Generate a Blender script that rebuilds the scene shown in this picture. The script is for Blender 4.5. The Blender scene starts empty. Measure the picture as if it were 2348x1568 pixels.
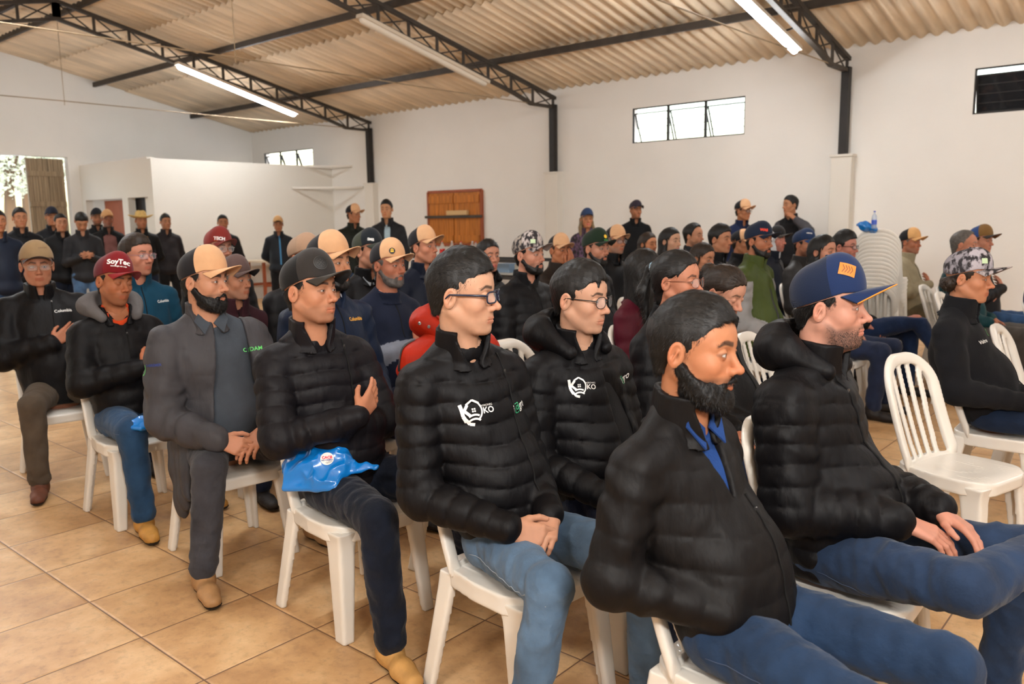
import bpy, bmesh, math, random, time
import numpy as np
from mathutils import Matrix, Vector
from mathutils.bvhtree import BVHTree
T0=time.time()
random.seed(4); RNG=np.random.default_rng(7)
SC=bpy.context.scene; COL=SC.collection
# ------------------------------------------------------------------ camera
FPX=1882.97
YAW,PIT,ROL=2.28160955,0.147399496,-0.0135768317
CAM=np.array([4.25908729,-1.2537382,1.50876494])
_w=np.array([math.cos(YAW)*math.cos(PIT),math.sin(YAW)*math.cos(PIT),-math.sin(PIT)])
_r=np.cross(_w,[0,0,1]); _r/=np.linalg.norm(_r); _u=np.cross(_r,_w)
_r,_u=_r*math.cos(ROL)+_u*math.sin(ROL),-_r*math.sin(ROL)+_u*math.cos(ROL)
cd=bpy.data.cameras.new('camera'); cam=bpy.data.objects.new('camera',cd); COL.objects.link(cam)
cd.sensor_width=36; cd.lens=FPX/2348*36; cd.clip_end=300
cam.matrix_world=Matrix(((_r[0],_u[0],-_w[0],CAM[0]),(_r[1],_u[1],-_w[1],CAM[1]),(_r[2],_u[2],-_w[2],CAM[2]),(0,0,0,1)))
cd.dof.use_dof=True; cd.dof.focus_distance=2.75; cd.dof.aperture_fstop=4.0
SC.camera=cam
def ray(x,y): return _w+(x-1174)/FPX*_r+(784-y)/FPX*_u
def atd(x,y,D): return CAM+ray(x,y)*D
def atz(x,y,z=0.): d=ray(x,y); return CAM+d*((z-CAM[2])/d[2])
# ------------------------------------------------------------------ world, sun, exposure
SC.view_settings.view_transform='Standard'; SC.view_settings.look='None'
SC.view_settings.gamma=1; SC.view_settings.use_curve_mapping=False
SC.view_settings.exposure=-0.08
wd=bpy.data.worlds.new('World'); SC.world=wd; wd.use_nodes=True
bg=wd.node_tree.nodes['Background']
sky=wd.node_tree.nodes.new('ShaderNodeTexSky'); sky.sky_type='NISHITA'; sky.sun_disc=False
sky.sun_elevation=math.radians(40); sky.sun_rotation=math.radians(100); sky.air_density=1.6; sky.dust_density=3
wd.node_tree.links.new(sky.outputs[0],bg.inputs[0]); bg.inputs[1].default_value=1.15
def mklight(name,kind,loc,energy,col=(1,1,1),target=None,**kw):
    l=bpy.data.lights.new(name,kind); l.energy=energy; l.color=col
    for k,v in kw.items(): setattr(l,k,v)
    o=bpy.data.objects.new(name,l); COL.objects.link(o); o.location=loc
    if target is not None: o.rotation_euler=(Vector(target)-Vector(loc)).to_track_quat('-Z','Y').to_euler()
    return o
# the photographer's flash, up on a stand left of the camera
mklight('photographer_flash','AREA',(3.1,-2.0,2.45),38,(1,.96,.91),target=(-1.5,5.0,1.0),shape='DISK',size=.5)
mklight('added_roof_bounce_fill','AREA',(5.2,-1.5,2.35),170,(1,.975,.94),target=(2.2,3.4,4.6),shape='DISK',size=.6)  # extra area light added to fill the hall by way of the roof
# ------------------------------------------------------------------ materials
MATS={}
def nodes(m): return m.node_tree.nodes,m.node_tree.links
def mat(name,col,rough=.6,spec=.5,metal=0,bump=0,bscale=60,bstretch=(1,1,1),noise=0,nscale=20,sheen=0,attr=False,
        emis=0,alpha=1,trans=0,sss=0,coat=0,bdist=.01,detail=4,col2=None,nstretch=(1,1,1),ior=None,ncon=None):
    if name in MATS: return MATS[name]
    m=bpy.data.materials.new(name); m.use_nodes=True; N,L=nodes(m); b=N['Principled BSDF']
    col=tuple(col)+(1,)
    b.inputs['Base Color'].default_value=col; b.inputs['Roughness'].default_value=rough
    b.inputs['Specular IOR Level'].default_value=spec; b.inputs['Metallic'].default_value=metal
    b.inputs['Sheen Weight'].default_value=sheen; b.inputs['Coat Weight'].default_value=coat
    b.inputs['Alpha'].default_value=alpha; b.inputs['Transmission Weight'].default_value=trans
    if ior: b.inputs['IOR'].default_value=ior
    if sss:
        b.inputs['Subsurface Weight'].default_value=sss; b.inputs['Subsurface Radius'].default_value=(1,.35,.18); b.inputs['Subsurface Scale'].default_value=.012
    if emis: b.inputs['Emission Color'].default_value=col; b.inputs['Emission Strength'].default_value=emis
    src=None
    if attr:
        a=N.new('ShaderNodeAttribute'); a.attribute_name='Col'; src=a.outputs['Color']
    tc=N.new('ShaderNodeTexCoord')
    if noise:
        mp=N.new('ShaderNodeMapping'); mp.inputs['Scale'].default_value=nstretch; L.new(tc.outputs['Object'],mp.inputs[0])
        n=N.new('ShaderNodeTexNoise'); n.inputs['Scale'].default_value=nscale; n.inputs['Detail'].default_value=detail; L.new(mp.outputs[0],n.inputs[0])
        mr=N.new('ShaderNodeMapRange'); mr.inputs[1].default_value=.3 if ncon is None else .5-ncon; mr.inputs[2].default_value=.7 if ncon is None else .5+ncon
        L.new(n.outputs[0],mr.inputs[0])
        mx=N.new('ShaderNodeMix'); mx.data_type='RGBA'
        if src is None:
            mx.inputs[6].default_value=col
            c2=col2 if col2 else tuple(c*(1-noise) for c in col[:3])
            mx.inputs[7].default_value=tuple(c2)+(1,); L.new(mr.outputs[0],mx.inputs[0])
        else:
            mx.blend_type='MULTIPLY'; L.new(src,mx.inputs[6]); mx.inputs[7].default_value=(1-noise,)*3+(1,); L.new(mr.outputs[0],mx.inputs[0])
        src=mx.outputs[2]
    if src is not None: L.new(src,b.inputs['Base Color'])
    if bump:
        mp=N.new('ShaderNodeMapping'); mp.inputs['Scale'].default_value=bstretch; L.new(tc.outputs['Object'],mp.inputs[0])
        n=N.new('ShaderNodeTexNoise'); n.inputs['Scale'].default_value=bscale; n.inputs['Detail'].default_value=5; L.new(mp.outputs[0],n.inputs[0])
        bp=N.new('ShaderNodeBump'); bp.inputs['Strength'].default_value=bump; bp.inputs['Distance'].default_value=bdist
        L.new(n.outputs[0],bp.inputs['Height']); L.new(bp.outputs[0],b.inputs['Normal'])
    MATS[name]=m; return m
def S(r,g,b):  # 8 bit sRGB -> linear
    return tuple(((c/255)/12.92 if c/255<=.04045 else ((c/255+.055)/1.055)**2.4) for c in (r,g,b))
M_plastic=mat('white_plastic',S(228,222,212),.28,.5,noise=.06,nscale=5,coat=.15)
M_wall=mat('painted_plaster',S(236,232,226),.85,.2,bump=.25,bscale=9,bdist=.02,noise=.07,nscale=.8)
M_wallw=mat('white_partition_paint',S(224,218,208),.8,.2,bump=.15,bscale=14,bdist=.01,noise=.04,nscale=1.1)
M_black=mat('black_steel',S(40,36,34),.55,.4,noise=.4,nscale=12)
M_steel=mat('dark_truss_steel',S(70,62,54),.6,.4,noise=.4,nscale=6)
M_rod=mat('rusty_rod',S(170,148,118),.6,.3,noise=.3,nscale=9)
# ------------------------------------------------------------------ mesh helpers
def newmesh(name,V,Fc,col=None,smooth=True):
    me=bpy.data.meshes.new(name); V=np.asarray(V,np.float32); 
    if isinstance(Fc,np.ndarray):
        k=Fc.shape[1]; nf=len(Fc); me.vertices.add(len(V)); me.vertices.foreach_set('co',V.ravel())
        me.loops.add(nf*k); me.loops.foreach_set('vertex_index',Fc.ravel().astype(np.int32))
        me.polygons.add(nf); me.polygons.foreach_set('loop_start',np.arange(0,nf*k,k,dtype=np.int32))
        try: me.polygons.foreach_set('loop_total',np.full(nf,k,np.int32))
        except Exception: pass
    else: me.from_pydata([tuple(map(float,v)) for v in V],[],Fc)
    if smooth: me.polygons.foreach_set('use_smooth',np.ones(len(me.polygons),bool))
    if col is not None:
        a=me.color_attributes.new('Col','FLOAT_COLOR','POINT'); c=np.ones((len(V),4),np.float32); c[:,:3]=col; a.data.foreach_set('color',c.ravel())
    me.update(calc_edges=True); me.validate(); return me
def link(name,me,m=None,parent=None,loc=None,rotz=None):
    o=bpy.data.objects.new(name,me); COL.objects.link(o)
    if m is not None:
        for q in (m if isinstance(m,(list,tuple)) else [m]): me.materials.append(q)
    if parent is not None: o.parent=parent
    if loc is not None: o.location=loc
    if rotz is not None: o.rotation_euler=(0,0,rotz)
    return o
def tag(o,label=None,cat=None,group=None,kind=None):
    if label: o['label']=label
    if cat: o['category']=cat
    if group: o['group']=group
    if kind: o['kind']=kind
    return o
class MB:
    def __init__(s): s.v=[]; s.f=[]
    def add(s,v,f):
        b=len(s.v); s.v+=[tuple(p) for p in v]; s.f+=[tuple(b+i for i in q) for q in f]; return s
    def box(s,lo,hi):
        x0,y0,z0=lo; x1,y1,z1=hi
        return s.add([(x0,y0,z0),(x1,y0,z0),(x1,y1,z0),(x0,y1,z0),(x0,y0,z1),(x1,y0,z1),(x1,y1,z1),(x0,y1,z1)],
          [(0,3,2,1),(4,5,6,7),(0,1,5,4),(1,2,6,5),(2,3,7,6),(3,0,4,7)])
    def bar(s,a,b,w,h=None,up=(0,0,1)):
        h=h or w; a=np.array(a,float);b=np.array(b,float);d=b-a;d/=np.linalg.norm(d);up=np.array(up,float)
        if abs(d@up)>.98: up=np.array([1.,0,0])
        l=np.cross(d,up);l/=np.linalg.norm(l);u=np.cross(l,d); v=[]
        for p in (a,b):
            for i,j in ((-1,-1),(1,-1),(1,1),(-1,1)): v.append(p+l*w/2*i+u*h/2*j)
        return s.add(v,[(0,1,2,3),(7,6,5,4),(0,4,5,1),(1,5,6,2),(2,6,7,3),(3,7,4,0)])
    def tube(s,P,r,n=8,cap=True):
        P=[np.array(p,float) for p in P]; m=len(P); R=r if hasattr(r,'__len__') else [r]*m; v=[];f=[]
        pu=None
        for i in range(m):
            d=P[min(i+1,m-1)]-P[max(i-1,0)]; d/=np.linalg.norm(d)+1e-9
            if pu is None: pu=np.array([0,0,1.]) if abs(d[2])<.9 else np.array([1.,0,0])
            l=np.cross(d,pu); l/=np.linalg.norm(l)+1e-9; pu=np.cross(l,d)
            for k in range(n):
                a=2*math.pi*k/n; v.append(P[i]+R[i]*(math.cos(a)*l+math.sin(a)*pu))
        for i in range(m-1):
            for k in range(n): f.append((i*n+k,i*n+(k+1)%n,(i+1)*n+(k+1)%n,(i+1)*n+k))
        if cap: f.append(tuple(range(n))[::-1]); f.append(tuple((m-1)*n+k for k in range(n)))
        return s.add(v,f)
    def lathe(s,prof,n=16,c=(0,0,0)):
        v=[];f=[]
        for r,z in prof:
            for k in range(n): a=2*math.pi*k/n; v.append((c[0]+r*math.cos(a),c[1]+r*math.sin(a),c[2]+z))
        for i in range(len(prof)-1):
            for k in range(n): f.append((i*n+k,i*n+(k+1)%n,(i+1)*n+(k+1)%n,(i+1)*n+k))
        f.append(tuple(range(n))[::-1]); f.append(tuple((len(prof)-1)*n+k for k in range(n)))
        return s.add(v,f)
    def build(s,name,m=None,parent=None,smooth=False,**k):
        return link(name,newmesh(name,s.v,s.f,smooth=smooth),m,parent,**k)
def empty(name,loc=(0,0,0),rz=0):
    o=bpy.data.objects.new(name,None); COL.objects.link(o); o.location=loc; o.rotation_euler=(0,0,rz); o.empty_display_size=.1; return o
def children_map():
    d={}
    for o in bpy.data.objects:
        if o.parent: d.setdefault(o.parent.name,[]).append(o)
    return d
def copy_tree(o,cm,parent=None):
    c=o.copy(); COL.objects.link(c); c.parent=parent
    for ch in cm.get(o.name,[]): copy_tree(ch,cm,c)
    return c
# ------------------------------------------------------------------ signed-distance sculpting
f32=np.float32
class Field:
    def __init__(s,lo,hi,h):
        s.lo=np.array(lo,float); s.h=h; n=np.ceil((np.array(hi)-s.lo)/h).astype(int)+1
        s.ax=[(s.lo[i]+h*np.arange(n[i])).astype(f32) for i in range(3)]; s.D=np.full(n,.5,f32)
    def ap(s,prim,k=.01,mode='+'):
        fn,lo,hi=prim
        if lo is None: sl=(slice(None),)*3
        else:
            mg=max(k*1.5,s.h*2.5); sl=[]
            for i in range(3):
                a=int(max(0,math.floor((lo[i]-mg-s.lo[i])/s.h))); b=int(min(len(s.ax[i]),math.ceil((hi[i]+mg-s.lo[i])/s.h)+1))
                if b-a<1: return s
                sl.append(slice(a,b))
            sl=tuple(sl)
        X=s.ax[0][sl[0]][:,None,None];Y=s.ax[1][sl[1]][None,:,None];Z=s.ax[2][sl[2]][None,None,:]
        d=fn(X,Y,Z).astype(f32); A=s.D[sl]
        if mode=='+': 
            h=np.clip(.5+.5*(d-A)/k,0,1); s.D[sl]=d*(1-h)+A*h-k*h*(1-h)
        else:
            if mode=='-': d=-d
            h=np.clip(.5-.5*(d-A)/k,0,1); s.D[sl]=d*(1-h)+A*h+k*h*(1-h)
        return s
    def mesh(s):
        D=s.D.copy(); 
        for i in range(3):
            ix=[slice(None)]*3; ix[i]=0; D[tuple(ix)]=np.maximum(D[tuple(ix)],s.h*.5); ix[i]=-1; D[tuple(ix)]=np.maximum(D[tuple(ix)],s.h*.5)
        I=(D<0); a,b,c=[n-1 for n in D.shape]
        cnt=np.zeros((a,b,c),np.int8)
        for i in (0,1):
            for j in (0,1):
                for k in (0,1): cnt+=I[i:a+i,j:b+j,k:c+k]
        act=np.argwhere((cnt>0)&(cnt<8)); 
        if len(act)==0: return np.zeros((0,3),f32),np.zeros((0,4),np.int32)
        idx=np.full((a,b,c),-1,np.int32); idx[tuple(act.T)]=np.arange(len(act))
        cs=[(i,j,k) for i in (0,1) for j in (0,1) for k in (0,1)]
        val=np.stack([D[act[:,0]+i,act[:,1]+j,act[:,2]+k] for i,j,k in cs],1)
        S_=np.zeros((len(act),3)); n=np.zeros(len(act))
        for p in range(8):
            for q in range(p+1,8):
                df=[cs[q][t]-cs[p][t] for t in range(3)]
                if sum(map(abs,df))!=1: continue
                m=(val[:,p]<0)!=(val[:,q]<0); t=val[:,p]/np.where(m,val[:,p]-val[:,q],1)
                pt=np.array(cs[p])[None]+t[:,None]*np.array(df)[None]
                S_+=np.where(m[:,None],pt,0); n+=m
        V=(act+S_/n[:,None])*s.h+s.lo
        Q=[]
        for ax in range(3):
            o1,o2=[(1,2),(2,0),(0,1)][ax]
            sl0=[slice(None)]*3; sl1=[slice(None)]*3; sl0[ax]=slice(0,-1); sl1[ax]=slice(1,None)
            P=I[tuple(sl0)]; R=I[tuple(sl1)]; e=np.argwhere(P!=R)
            ok=(e[:,o1]>0)&(e[:,o2]>0)&(e[:,o1]<D.shape[o1]-1)&(e[:,o2]<D.shape[o2]-1); e=e[ok]
            ins=P[tuple(e.T)]
            def cell(d1,d2):
                g=e.copy(); g[:,o1]-=d1; g[:,o2]-=d2; return idx[tuple(g.T)]
            q=np.stack([cell(1,1),cell(0,1),cell(0,0),cell(1,0)],1); q[~ins]=q[~ins][:,::-1]; Q.append(q)
        return V.astype(f32),np.concatenate(Q)
def nz(X,Y,Z,f,s=0.):
    return (np.sin(X*f*1.3+Y*f*.7+s)*np.sin(Y*f*1.1-Z*f*.8+s*2.1)+.6*np.sin(Z*f*2.1+X*f*1.7+s*3)*np.sin(X*f*2.3-Y*f*1.9+s))/1.3
def cone(a,b,ra,rb,sc=(1,1,1),disp=None):
    a=np.array(a,float);b=np.array(b,float); i=1/np.array(sc,float); ba=(b-a)*i; L2=max(float(ba@ba),1e-9); ms=min(sc)
    def fn(X,Y,Z):
        x=(X-a[0])*i[0];y=(Y-a[1])*i[1];z=(Z-a[2])*i[2]
        t=np.clip((x*ba[0]+y*ba[1]+z*ba[2])/L2,0,1)
        d=np.sqrt((x-t*ba[0])**2+(y-t*ba[1])**2+(z-t*ba[2])**2)-(ra+(rb-ra)*t)
        d=d*ms
        if disp is not None: d=d-disp(X,Y,Z,t)
        return d
    R=max(ra,rb)*np.array(sc); m=.015 if disp is not None else 0
    return fn,np.minimum(a,b)-R-m,np.maximum(a,b)+R+m
def ell(c,r,R=None,disp=None):
    c=np.array(c,float); r=np.array(r,float)
    def fn(X,Y,Z):
        x=X-c[0];y=Y-c[1];z=Z-c[2]
        if R is not None: x,y,z=[R[0][k]*x+R[1][k]*y+R[2][k]*z for k in range(3)]
        k0=np.sqrt((x/r[0])**2+(y/r[1])**2+(z/r[2])**2)+1e-6; k1=np.sqrt((x/r[0]**2)**2+(y/r[1]**2)**2+(z/r[2]**2)**2)+1e-6
        d=k0*(k0-1)/k1
        if disp is not None: d=d-disp(X,Y,Z,0)
        return d
    m=r if R is None else np.array([max(r)]*3)
    return fn,c-m-(.01 if disp is not None else 0),c+m+(.01 if disp is not None else 0)
def rbox(c,h,rd=.01,R=None):
    c=np.array(c,float);h=np.array(h,float)-rd
    def fn(X,Y,Z):
        x=X-c[0];y=Y-c[1];z=Z-c[2]
        if R is not None: x,y,z=[R[0][k]*x+R[1][k]*y+R[2][k]*z for k in range(3)]
        qx=np.abs(x)-h[0];qy=np.abs(y)-h[1];qz=np.abs(z)-h[2]
        return np.sqrt(np.maximum(qx,0)**2+np.maximum(qy,0)**2+np.maximum(qz,0)**2)+np.minimum(np.maximum(qx,np.maximum(qy,qz)),0)-rd
    m=h+rd if R is None else np.array([np.linalg.norm(h)+rd]*3)
    return fn,c-m,c+m
def half(fn): return fn,None,None
def rotz(a): c,s=math.cos(a),math.sin(a); return np.array([[c,-s,0],[s,c,0],[0,0,1.]])
def roty(a): c,s=math.cos(a),math.sin(a); return np.array([[c,0,s],[0,1,0],[-s,0,c]])
def rotx(a): c,s=math.cos(a),math.sin(a); return np.array([[1.,0,0],[0,c,-s],[0,s,c]])
def submesh(V,Q,mask):
    q=Q[mask]; u,inv=np.unique(q,return_inverse=True); return V[u],inv.reshape(q.shape)
def vnorm(V,Q):
    n=np.zeros_like(V); fn=np.cross(V[Q[:,2]]-V[Q[:,0]],V[Q[:,3]]-V[Q[:,1]])
    for k in range(4): np.add.at(n,Q[:,k],fn)
    return n/(np.linalg.norm(n,axis=1,keepdims=True)+1e-9)
# ================================================================== the hall
XG,XF,YR,YL=-13.57,8.0,10.0,-2.35; YRG=4.06; EZ=3.63; SL=.22
def roofz(y): return EZ+SL*(YR-y) if y>=YRG else EZ+SL*(YR-YRG)-SL*(YRG-y)
TILE=.45
def floor_mat():
    m=bpy.data.materials.new('ceramic_floor_tiles'); m.use_nodes=True; N,L=nodes(m); b=N['Principled BSDF']
    tc=N.new('ShaderNodeTexCoord'); sep=N.new('ShaderNodeSeparateXYZ'); L.new(tc.outputs['Object'],sep.inputs[0])
    def mth(op,a,bb=None,c=None):
        n=N.new('ShaderNodeMath'); n.operation=op
        for i,v in enumerate((a,bb,c)):
            if v is None: continue
            if isinstance(v,(int,float)): n.inputs[i].default_value=v
            else: L.new(v,n.inputs[i])
        return n.outputs[0]
    ds=[]
    ids=[]
    for ax in (0,1):
        q=mth('DIVIDE',sep.outputs[ax],TILE); fr=mth('FRACT',q); ids.append(mth('FLOOR',q))
        d=mth('SUBTRACT',.5,mth('ABSOLUTE',mth('SUBTRACT',fr,.5))); ds.append(d)
    dm=mth('MINIMUM',ds[0],ds[1]); gr=mth('LESS_THAN',dm,.0068)
    soft=mth('SMOOTH_MIN',mth('MULTIPLY',dm,40),1,.2)
    n1=N.new('ShaderNodeTexNoise'); n1.inputs['Scale'].default_value=3.2; n1.inputs['Detail'].default_value=7; n1.inputs['Roughness'].default_value=.62
    n2=N.new('ShaderNodeTexNoise'); n2.inputs['Scale'].default_value=26; n2.inputs['Detail'].default_value=6; n2.inputs['Roughness'].default_value=.7
    off=N.new('ShaderNodeCombineXYZ'); L.new(ids[0],off.inputs[0]); L.new(ids[1],off.inputs[1])
    vo=N.new('ShaderNodeVectorMath'); vo.operation='MULTIPLY_ADD'; L.new(off.outputs[0],vo.inputs[0]); vo.inputs[1].default_value=(7.31,3.17,0); L.new(tc.outputs['Object'],vo.inputs[2])
    L.new(vo.outputs[0],n1.inputs[0]); L.new(tc.outputs['Object'],n2.inputs[0])
    r1=N.new('ShaderNodeValToRGB'); L.new(n1.outputs[0],r1.inputs[0])
    for p,c in ((.3,S(172,130,88)),(.5,S(202,160,112)),(.72,S(226,190,144))):
        e=r1.color_ramp.elements.new(p); e.color=c+(1,)
    r1.color_ramp.elements.remove(r1.color_ramp.elements[0]); r1.color_ramp.elements.remove(r1.color_ramp.elements[-1])
    r2=N.new('ShaderNodeMapRange'); r2.inputs[1].default_value=.28; r2.inputs[2].default_value=.5; r2.inputs[3].default_value=.72; r2.inputs[4].default_value=1.0; L.new(n2.outputs[0],r2.inputs[0])
    mx=N.new('ShaderNodeMix'); mx.data_type='RGBA'; mx.blend_type='MULTIPLY'; mx.inputs[0].default_value=1; L.new(r1.outputs[0],mx.inputs[6]); L.new(r2.outputs[0],mx.inputs[7])
    mg=N.new('ShaderNodeMix'); mg.data_type='RGBA'; L.new(gr,mg.inputs[0]); L.new(mx.outputs[2],mg.inputs[6]); mg.inputs[7].default_value=S(118,84,58)+(1,)
    L.new(mg.outputs[2],b.inputs['Base Color'])
    rr=N.new('ShaderNodeMapRange'); rr.inputs[3].default_value=.3; rr.inputs[4].default_value=.52; L.new(n2.outputs[0],rr.inputs[0]); L.new(rr.outputs[0],b.inputs['Roughness'])
    b.inputs['Specular IOR Level'].default_value=.45
    bp=N.new('ShaderNodeBump'); bp.inputs['Strength'].default_value=.5; bp.inputs['Distance'].default_value=.004; L.new(soft,bp.inputs['Height']); L.new(bp.outputs[0],b.inputs['Normal'])
    return m
def plane_grid(name,xs,ys,zf,m,**k):
    v=[(x,y,zf(x,y)) for y in ys for x in xs]; nx=len(xs)
    f=[(j*nx+i,j*nx+i+1,(j+1)*nx+i+1,(j+1)*nx+i) for j in range(len(ys)-1) for i in range(nx-1)]
    return link(name,newmesh(name,v,np.array(f,np.int32),smooth=k.get('smooth',False)),m)
fl=plane_grid('floor',[XG,XF],[YL,YR],lambda x,y:0,floor_mat()); tag(fl,kind='structure')
def wall(name,m,boxes):
    b=MB()
    for lo,hi in boxes: b.box(lo,hi)
    o=b.build(name,m); tag(o,kind='structure'); return o
# long right-hand wall with window openings
WIN=[(-13.08,-11.18,2.5,3.14),(-2.89,-1.02,2.67,3.2),(1.87,3.74,2.68,3.21)]
bx=[]; x=XG
for a,b_,z0,z1 in WIN:
    bx.append(((x,YR,0),(a,YR+.16,3.72))); bx.append(((a,YR,0),(b_,YR+.16,z0))); bx.append(((a,YR,z1),(b_,YR+.16,3.72))); x=b_
bx.append(((x,YR,0),(XF,YR+.16,3.72))); wall('wall_right',M_wall,bx)
# gable wall with the big door opening
DY0,DY1,DZ=2.7,5.78,2.88
def gable(name,X0,X1,op):
    b=MB(); ys=[YL,op[0],op[1],YRG,YR] if op else [YL,YRG,YR]; ys=sorted(ys)
    def prism(y0,y1,z0,za,zb): b.add([(X0,y0,z0),(X1,y0,z0),(X1,y1,z0),(X0,y1,z0),(X0,y0,za),(X1,y0,za),(X1,y1,zb),(X0,y1,zb)],[(0,3,2,1),(4,5,6,7),(0,1,5,4),(1,2,6,5),(2,3,7,6),(3,0,4,7)])
    for y0,y1 in zip(ys[:-1],ys[1:]):
        ins=op and y0>=op[0]-1e-6 and y1<=op[1]+1e-6
        prism(y0,y1,op[2] if ins else 0,roofz(y0)+.06,roofz(y1)+.06)
    o=b.build(name,M_wall); tag(o,kind='structure')
gable('wall_back',XG-.18,XG,(DY0,DY1,DZ)); gable('wall_front',XF,XF+.18,None)
wall('wall_left',M_wall,[((XG,YL-.16,0),(-5.,YL,3.3)),((-3.4,YL-.16,0),(XF,YL,3.3)),((-5.,YL-.16,2.6),(-3.4,YL,3.3))])
# corrugated fibre-cement roof sheets
M_roof=mat('fibre_cement_sheet',S(252,230,200),.9,.15,bump=.5,bscale=30,bdist=.01,noise=.32,nscale=1.6,nstretch=(3.5,.5,1),detail=8)
def roof(name,y0,y1,seed):
    rows=[]; n=int(round(abs(y1-y0)/1.5)); ys=np.linspace(y0,y1,n+1); st=.022; xs=np.arange(XG-.3,XF+.3,st); V=[];F=[]
    ph=np.sin((xs-XG)/.177*2*math.pi)*.027
    for r in range(n):
        a,b_=ys[r],ys[r+1]+.10*np.sign(y1-y0); up=.0 
        base=len(V)
        for t in (0,1):
            y=a+(b_-a)*t; z=roofz(y)+.03+(.018 if t==0 else -.0)+ (0.0)
            for i,xx in enumerate(xs): V.append((xx,y,z+ph[i]))
        m=len(xs)
        for i in range(m-1): F.append((base+i,base+i+1,base+m+i+1,base+m+i))
    o=link(name,newmesh(name,V,np.array(F,np.int32),smooth=True),M_roof); tag(o,kind='structure')
    md=o.modifiers.new('t','SOLIDIFY'); md.thickness=.007; md.offset=1
roof('ceiling',YR+.25,YRG-.02,1); roof('ceiling_far_slope',YL-.25,YRG+.02,2)
bpy.data.objects['ceiling_far_slope'].name='ceiling.001'
# pillars and posts on the right wall
TX=[-9.14,-4.39,.4,5.17]
for i,X in enumerate(TX):
    b=MB(); b.box((X-.13,YR-.14,0),(X+.13,YR,2.30)); b.box((X-.15,YR-.16,2.27),(X+.15,YR,2.30)); o=b.build('trim_%d'%(i+1),M_wallw); tag(o,kind='structure')
    nm=['by the corner partition','between brown shutter and wide window','right of the wide window','behind the camera on the right'][i]
    b=MB(); b.box((X-.05,YR-.13,2.30),(X+.05,YR-.03,3.40)); o=b.build('steel_post',M_black)
    tag(o,'black steel post on the white pillar '+nm,'post','steel posts on the right wall')
    b=MB(); b.box((X-.05,YL+.03,0),(X+.05,YL+.13,3.2)); o=b.build('steel_post',M_black)
    tag(o,'black steel post on the left wall, '+['nearest the gable','second from the gable','third from the gable','farthest from the gable'][i],'post','steel posts on the left wall')
# roof trusses
def truss(X,desc):
    root=empty('roof_truss',(X,0,0)); tag(root,'dark steel lattice roof truss '+desc,'truss','lattice trusses under the roof')
    lowR=[(YRG,4.55),(8.9,3.49),(9.35,3.36),(YR-.06,3.36)]
    for sgn,nm in ((1,'R'),(-1,'L')):
        yf=(lambda y:y) if sgn>0 else (lambda y:2*YRG-y)
        end=YR if sgn>0 else YR
        yend=min(YR,2*YRG-YL) if sgn<0 else YR
        b=MB(); b.bar((0,yf(YRG),roofz(YRG)-.13),(0,yf(yend-.03),roofz(yend-.03)-.13),.07,.05,(0,0,1)); b.build('top_chord',M_steel,root)
        b=MB(); pts=[p for p in lowR]
        for p,q in zip(pts[:-1],pts[1:]): b.bar((0,yf(p[0]),p[1]),(0,yf(q[0]),q[1]),.07,.045)
        b.build('bottom_chord',M_steel,root)
        ys=np.linspace(YRG,YR-.08,12)
        lz=lambda y:np.interp(y,[p[0] for p in lowR],[p[1] for p in lowR])
        for i,y in enumerate(ys):
            b=MB(); b.bar((0,yf(y),lz(y)),(0,yf(y),roofz(y)-.13),.035 if i else .1,.03 if i else .06,(1,0,0)); b.build('upright',M_steel,root)
            if i<len(ys)-1:
                y2=ys[i+1]
                b=MB(); b.bar((.012,yf(y),lz(y)),(.012,yf(y2),roofz(y2)-.14),.02,.012,(1,0,0)); b.bar((-.012,yf(y),roofz(y)-.14),(-.012,yf(y2),lz(y2)),.02,.012,(1,0,0)); b.build('cross_brace',M_steel,root)
    r=MB(); zt=3.37; r.tube([(0,YL+.1,zt-.02),(0,2,zt-.01),(0,YRG,zt),(0,7,zt-.01),(0,YR-.12,zt)],.008,6); r.build('tie_rod',M_rod,root)
    r=MB(); r.tube([(0,YRG,4.5),(0,YRG,zt-.06)],.005,5); r.build('hanger_wire',M_rod,root)
truss(TX[0],'farthest from the camera, above the white partition'); truss(TX[1],'in the middle, carrying the unlit lamp'); truss(TX[2],'third one, beside the lit lamp at the top edge'); truss(TX[3],'behind the camera, out of view')
PY=[(4.4,'just right of the ridge'),(6.42,'halfway down the right slope'),(8.5,'lowest on the right slope'),(3.7,'just left of the ridge'),(1.7,'halfway down the left slope'),(-.4,'lowest on the left slope')]
for y,d in PY:
    b=MB(); z=roofz(y)-.055; b.bar((XG-.02,y,z),(XF,y,z),.05,.09); o=b.build('roof_purlin',M_steel); tag(o,'long dark steel purlin '+d,'purlin','purlins under the roof sheets')
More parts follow.
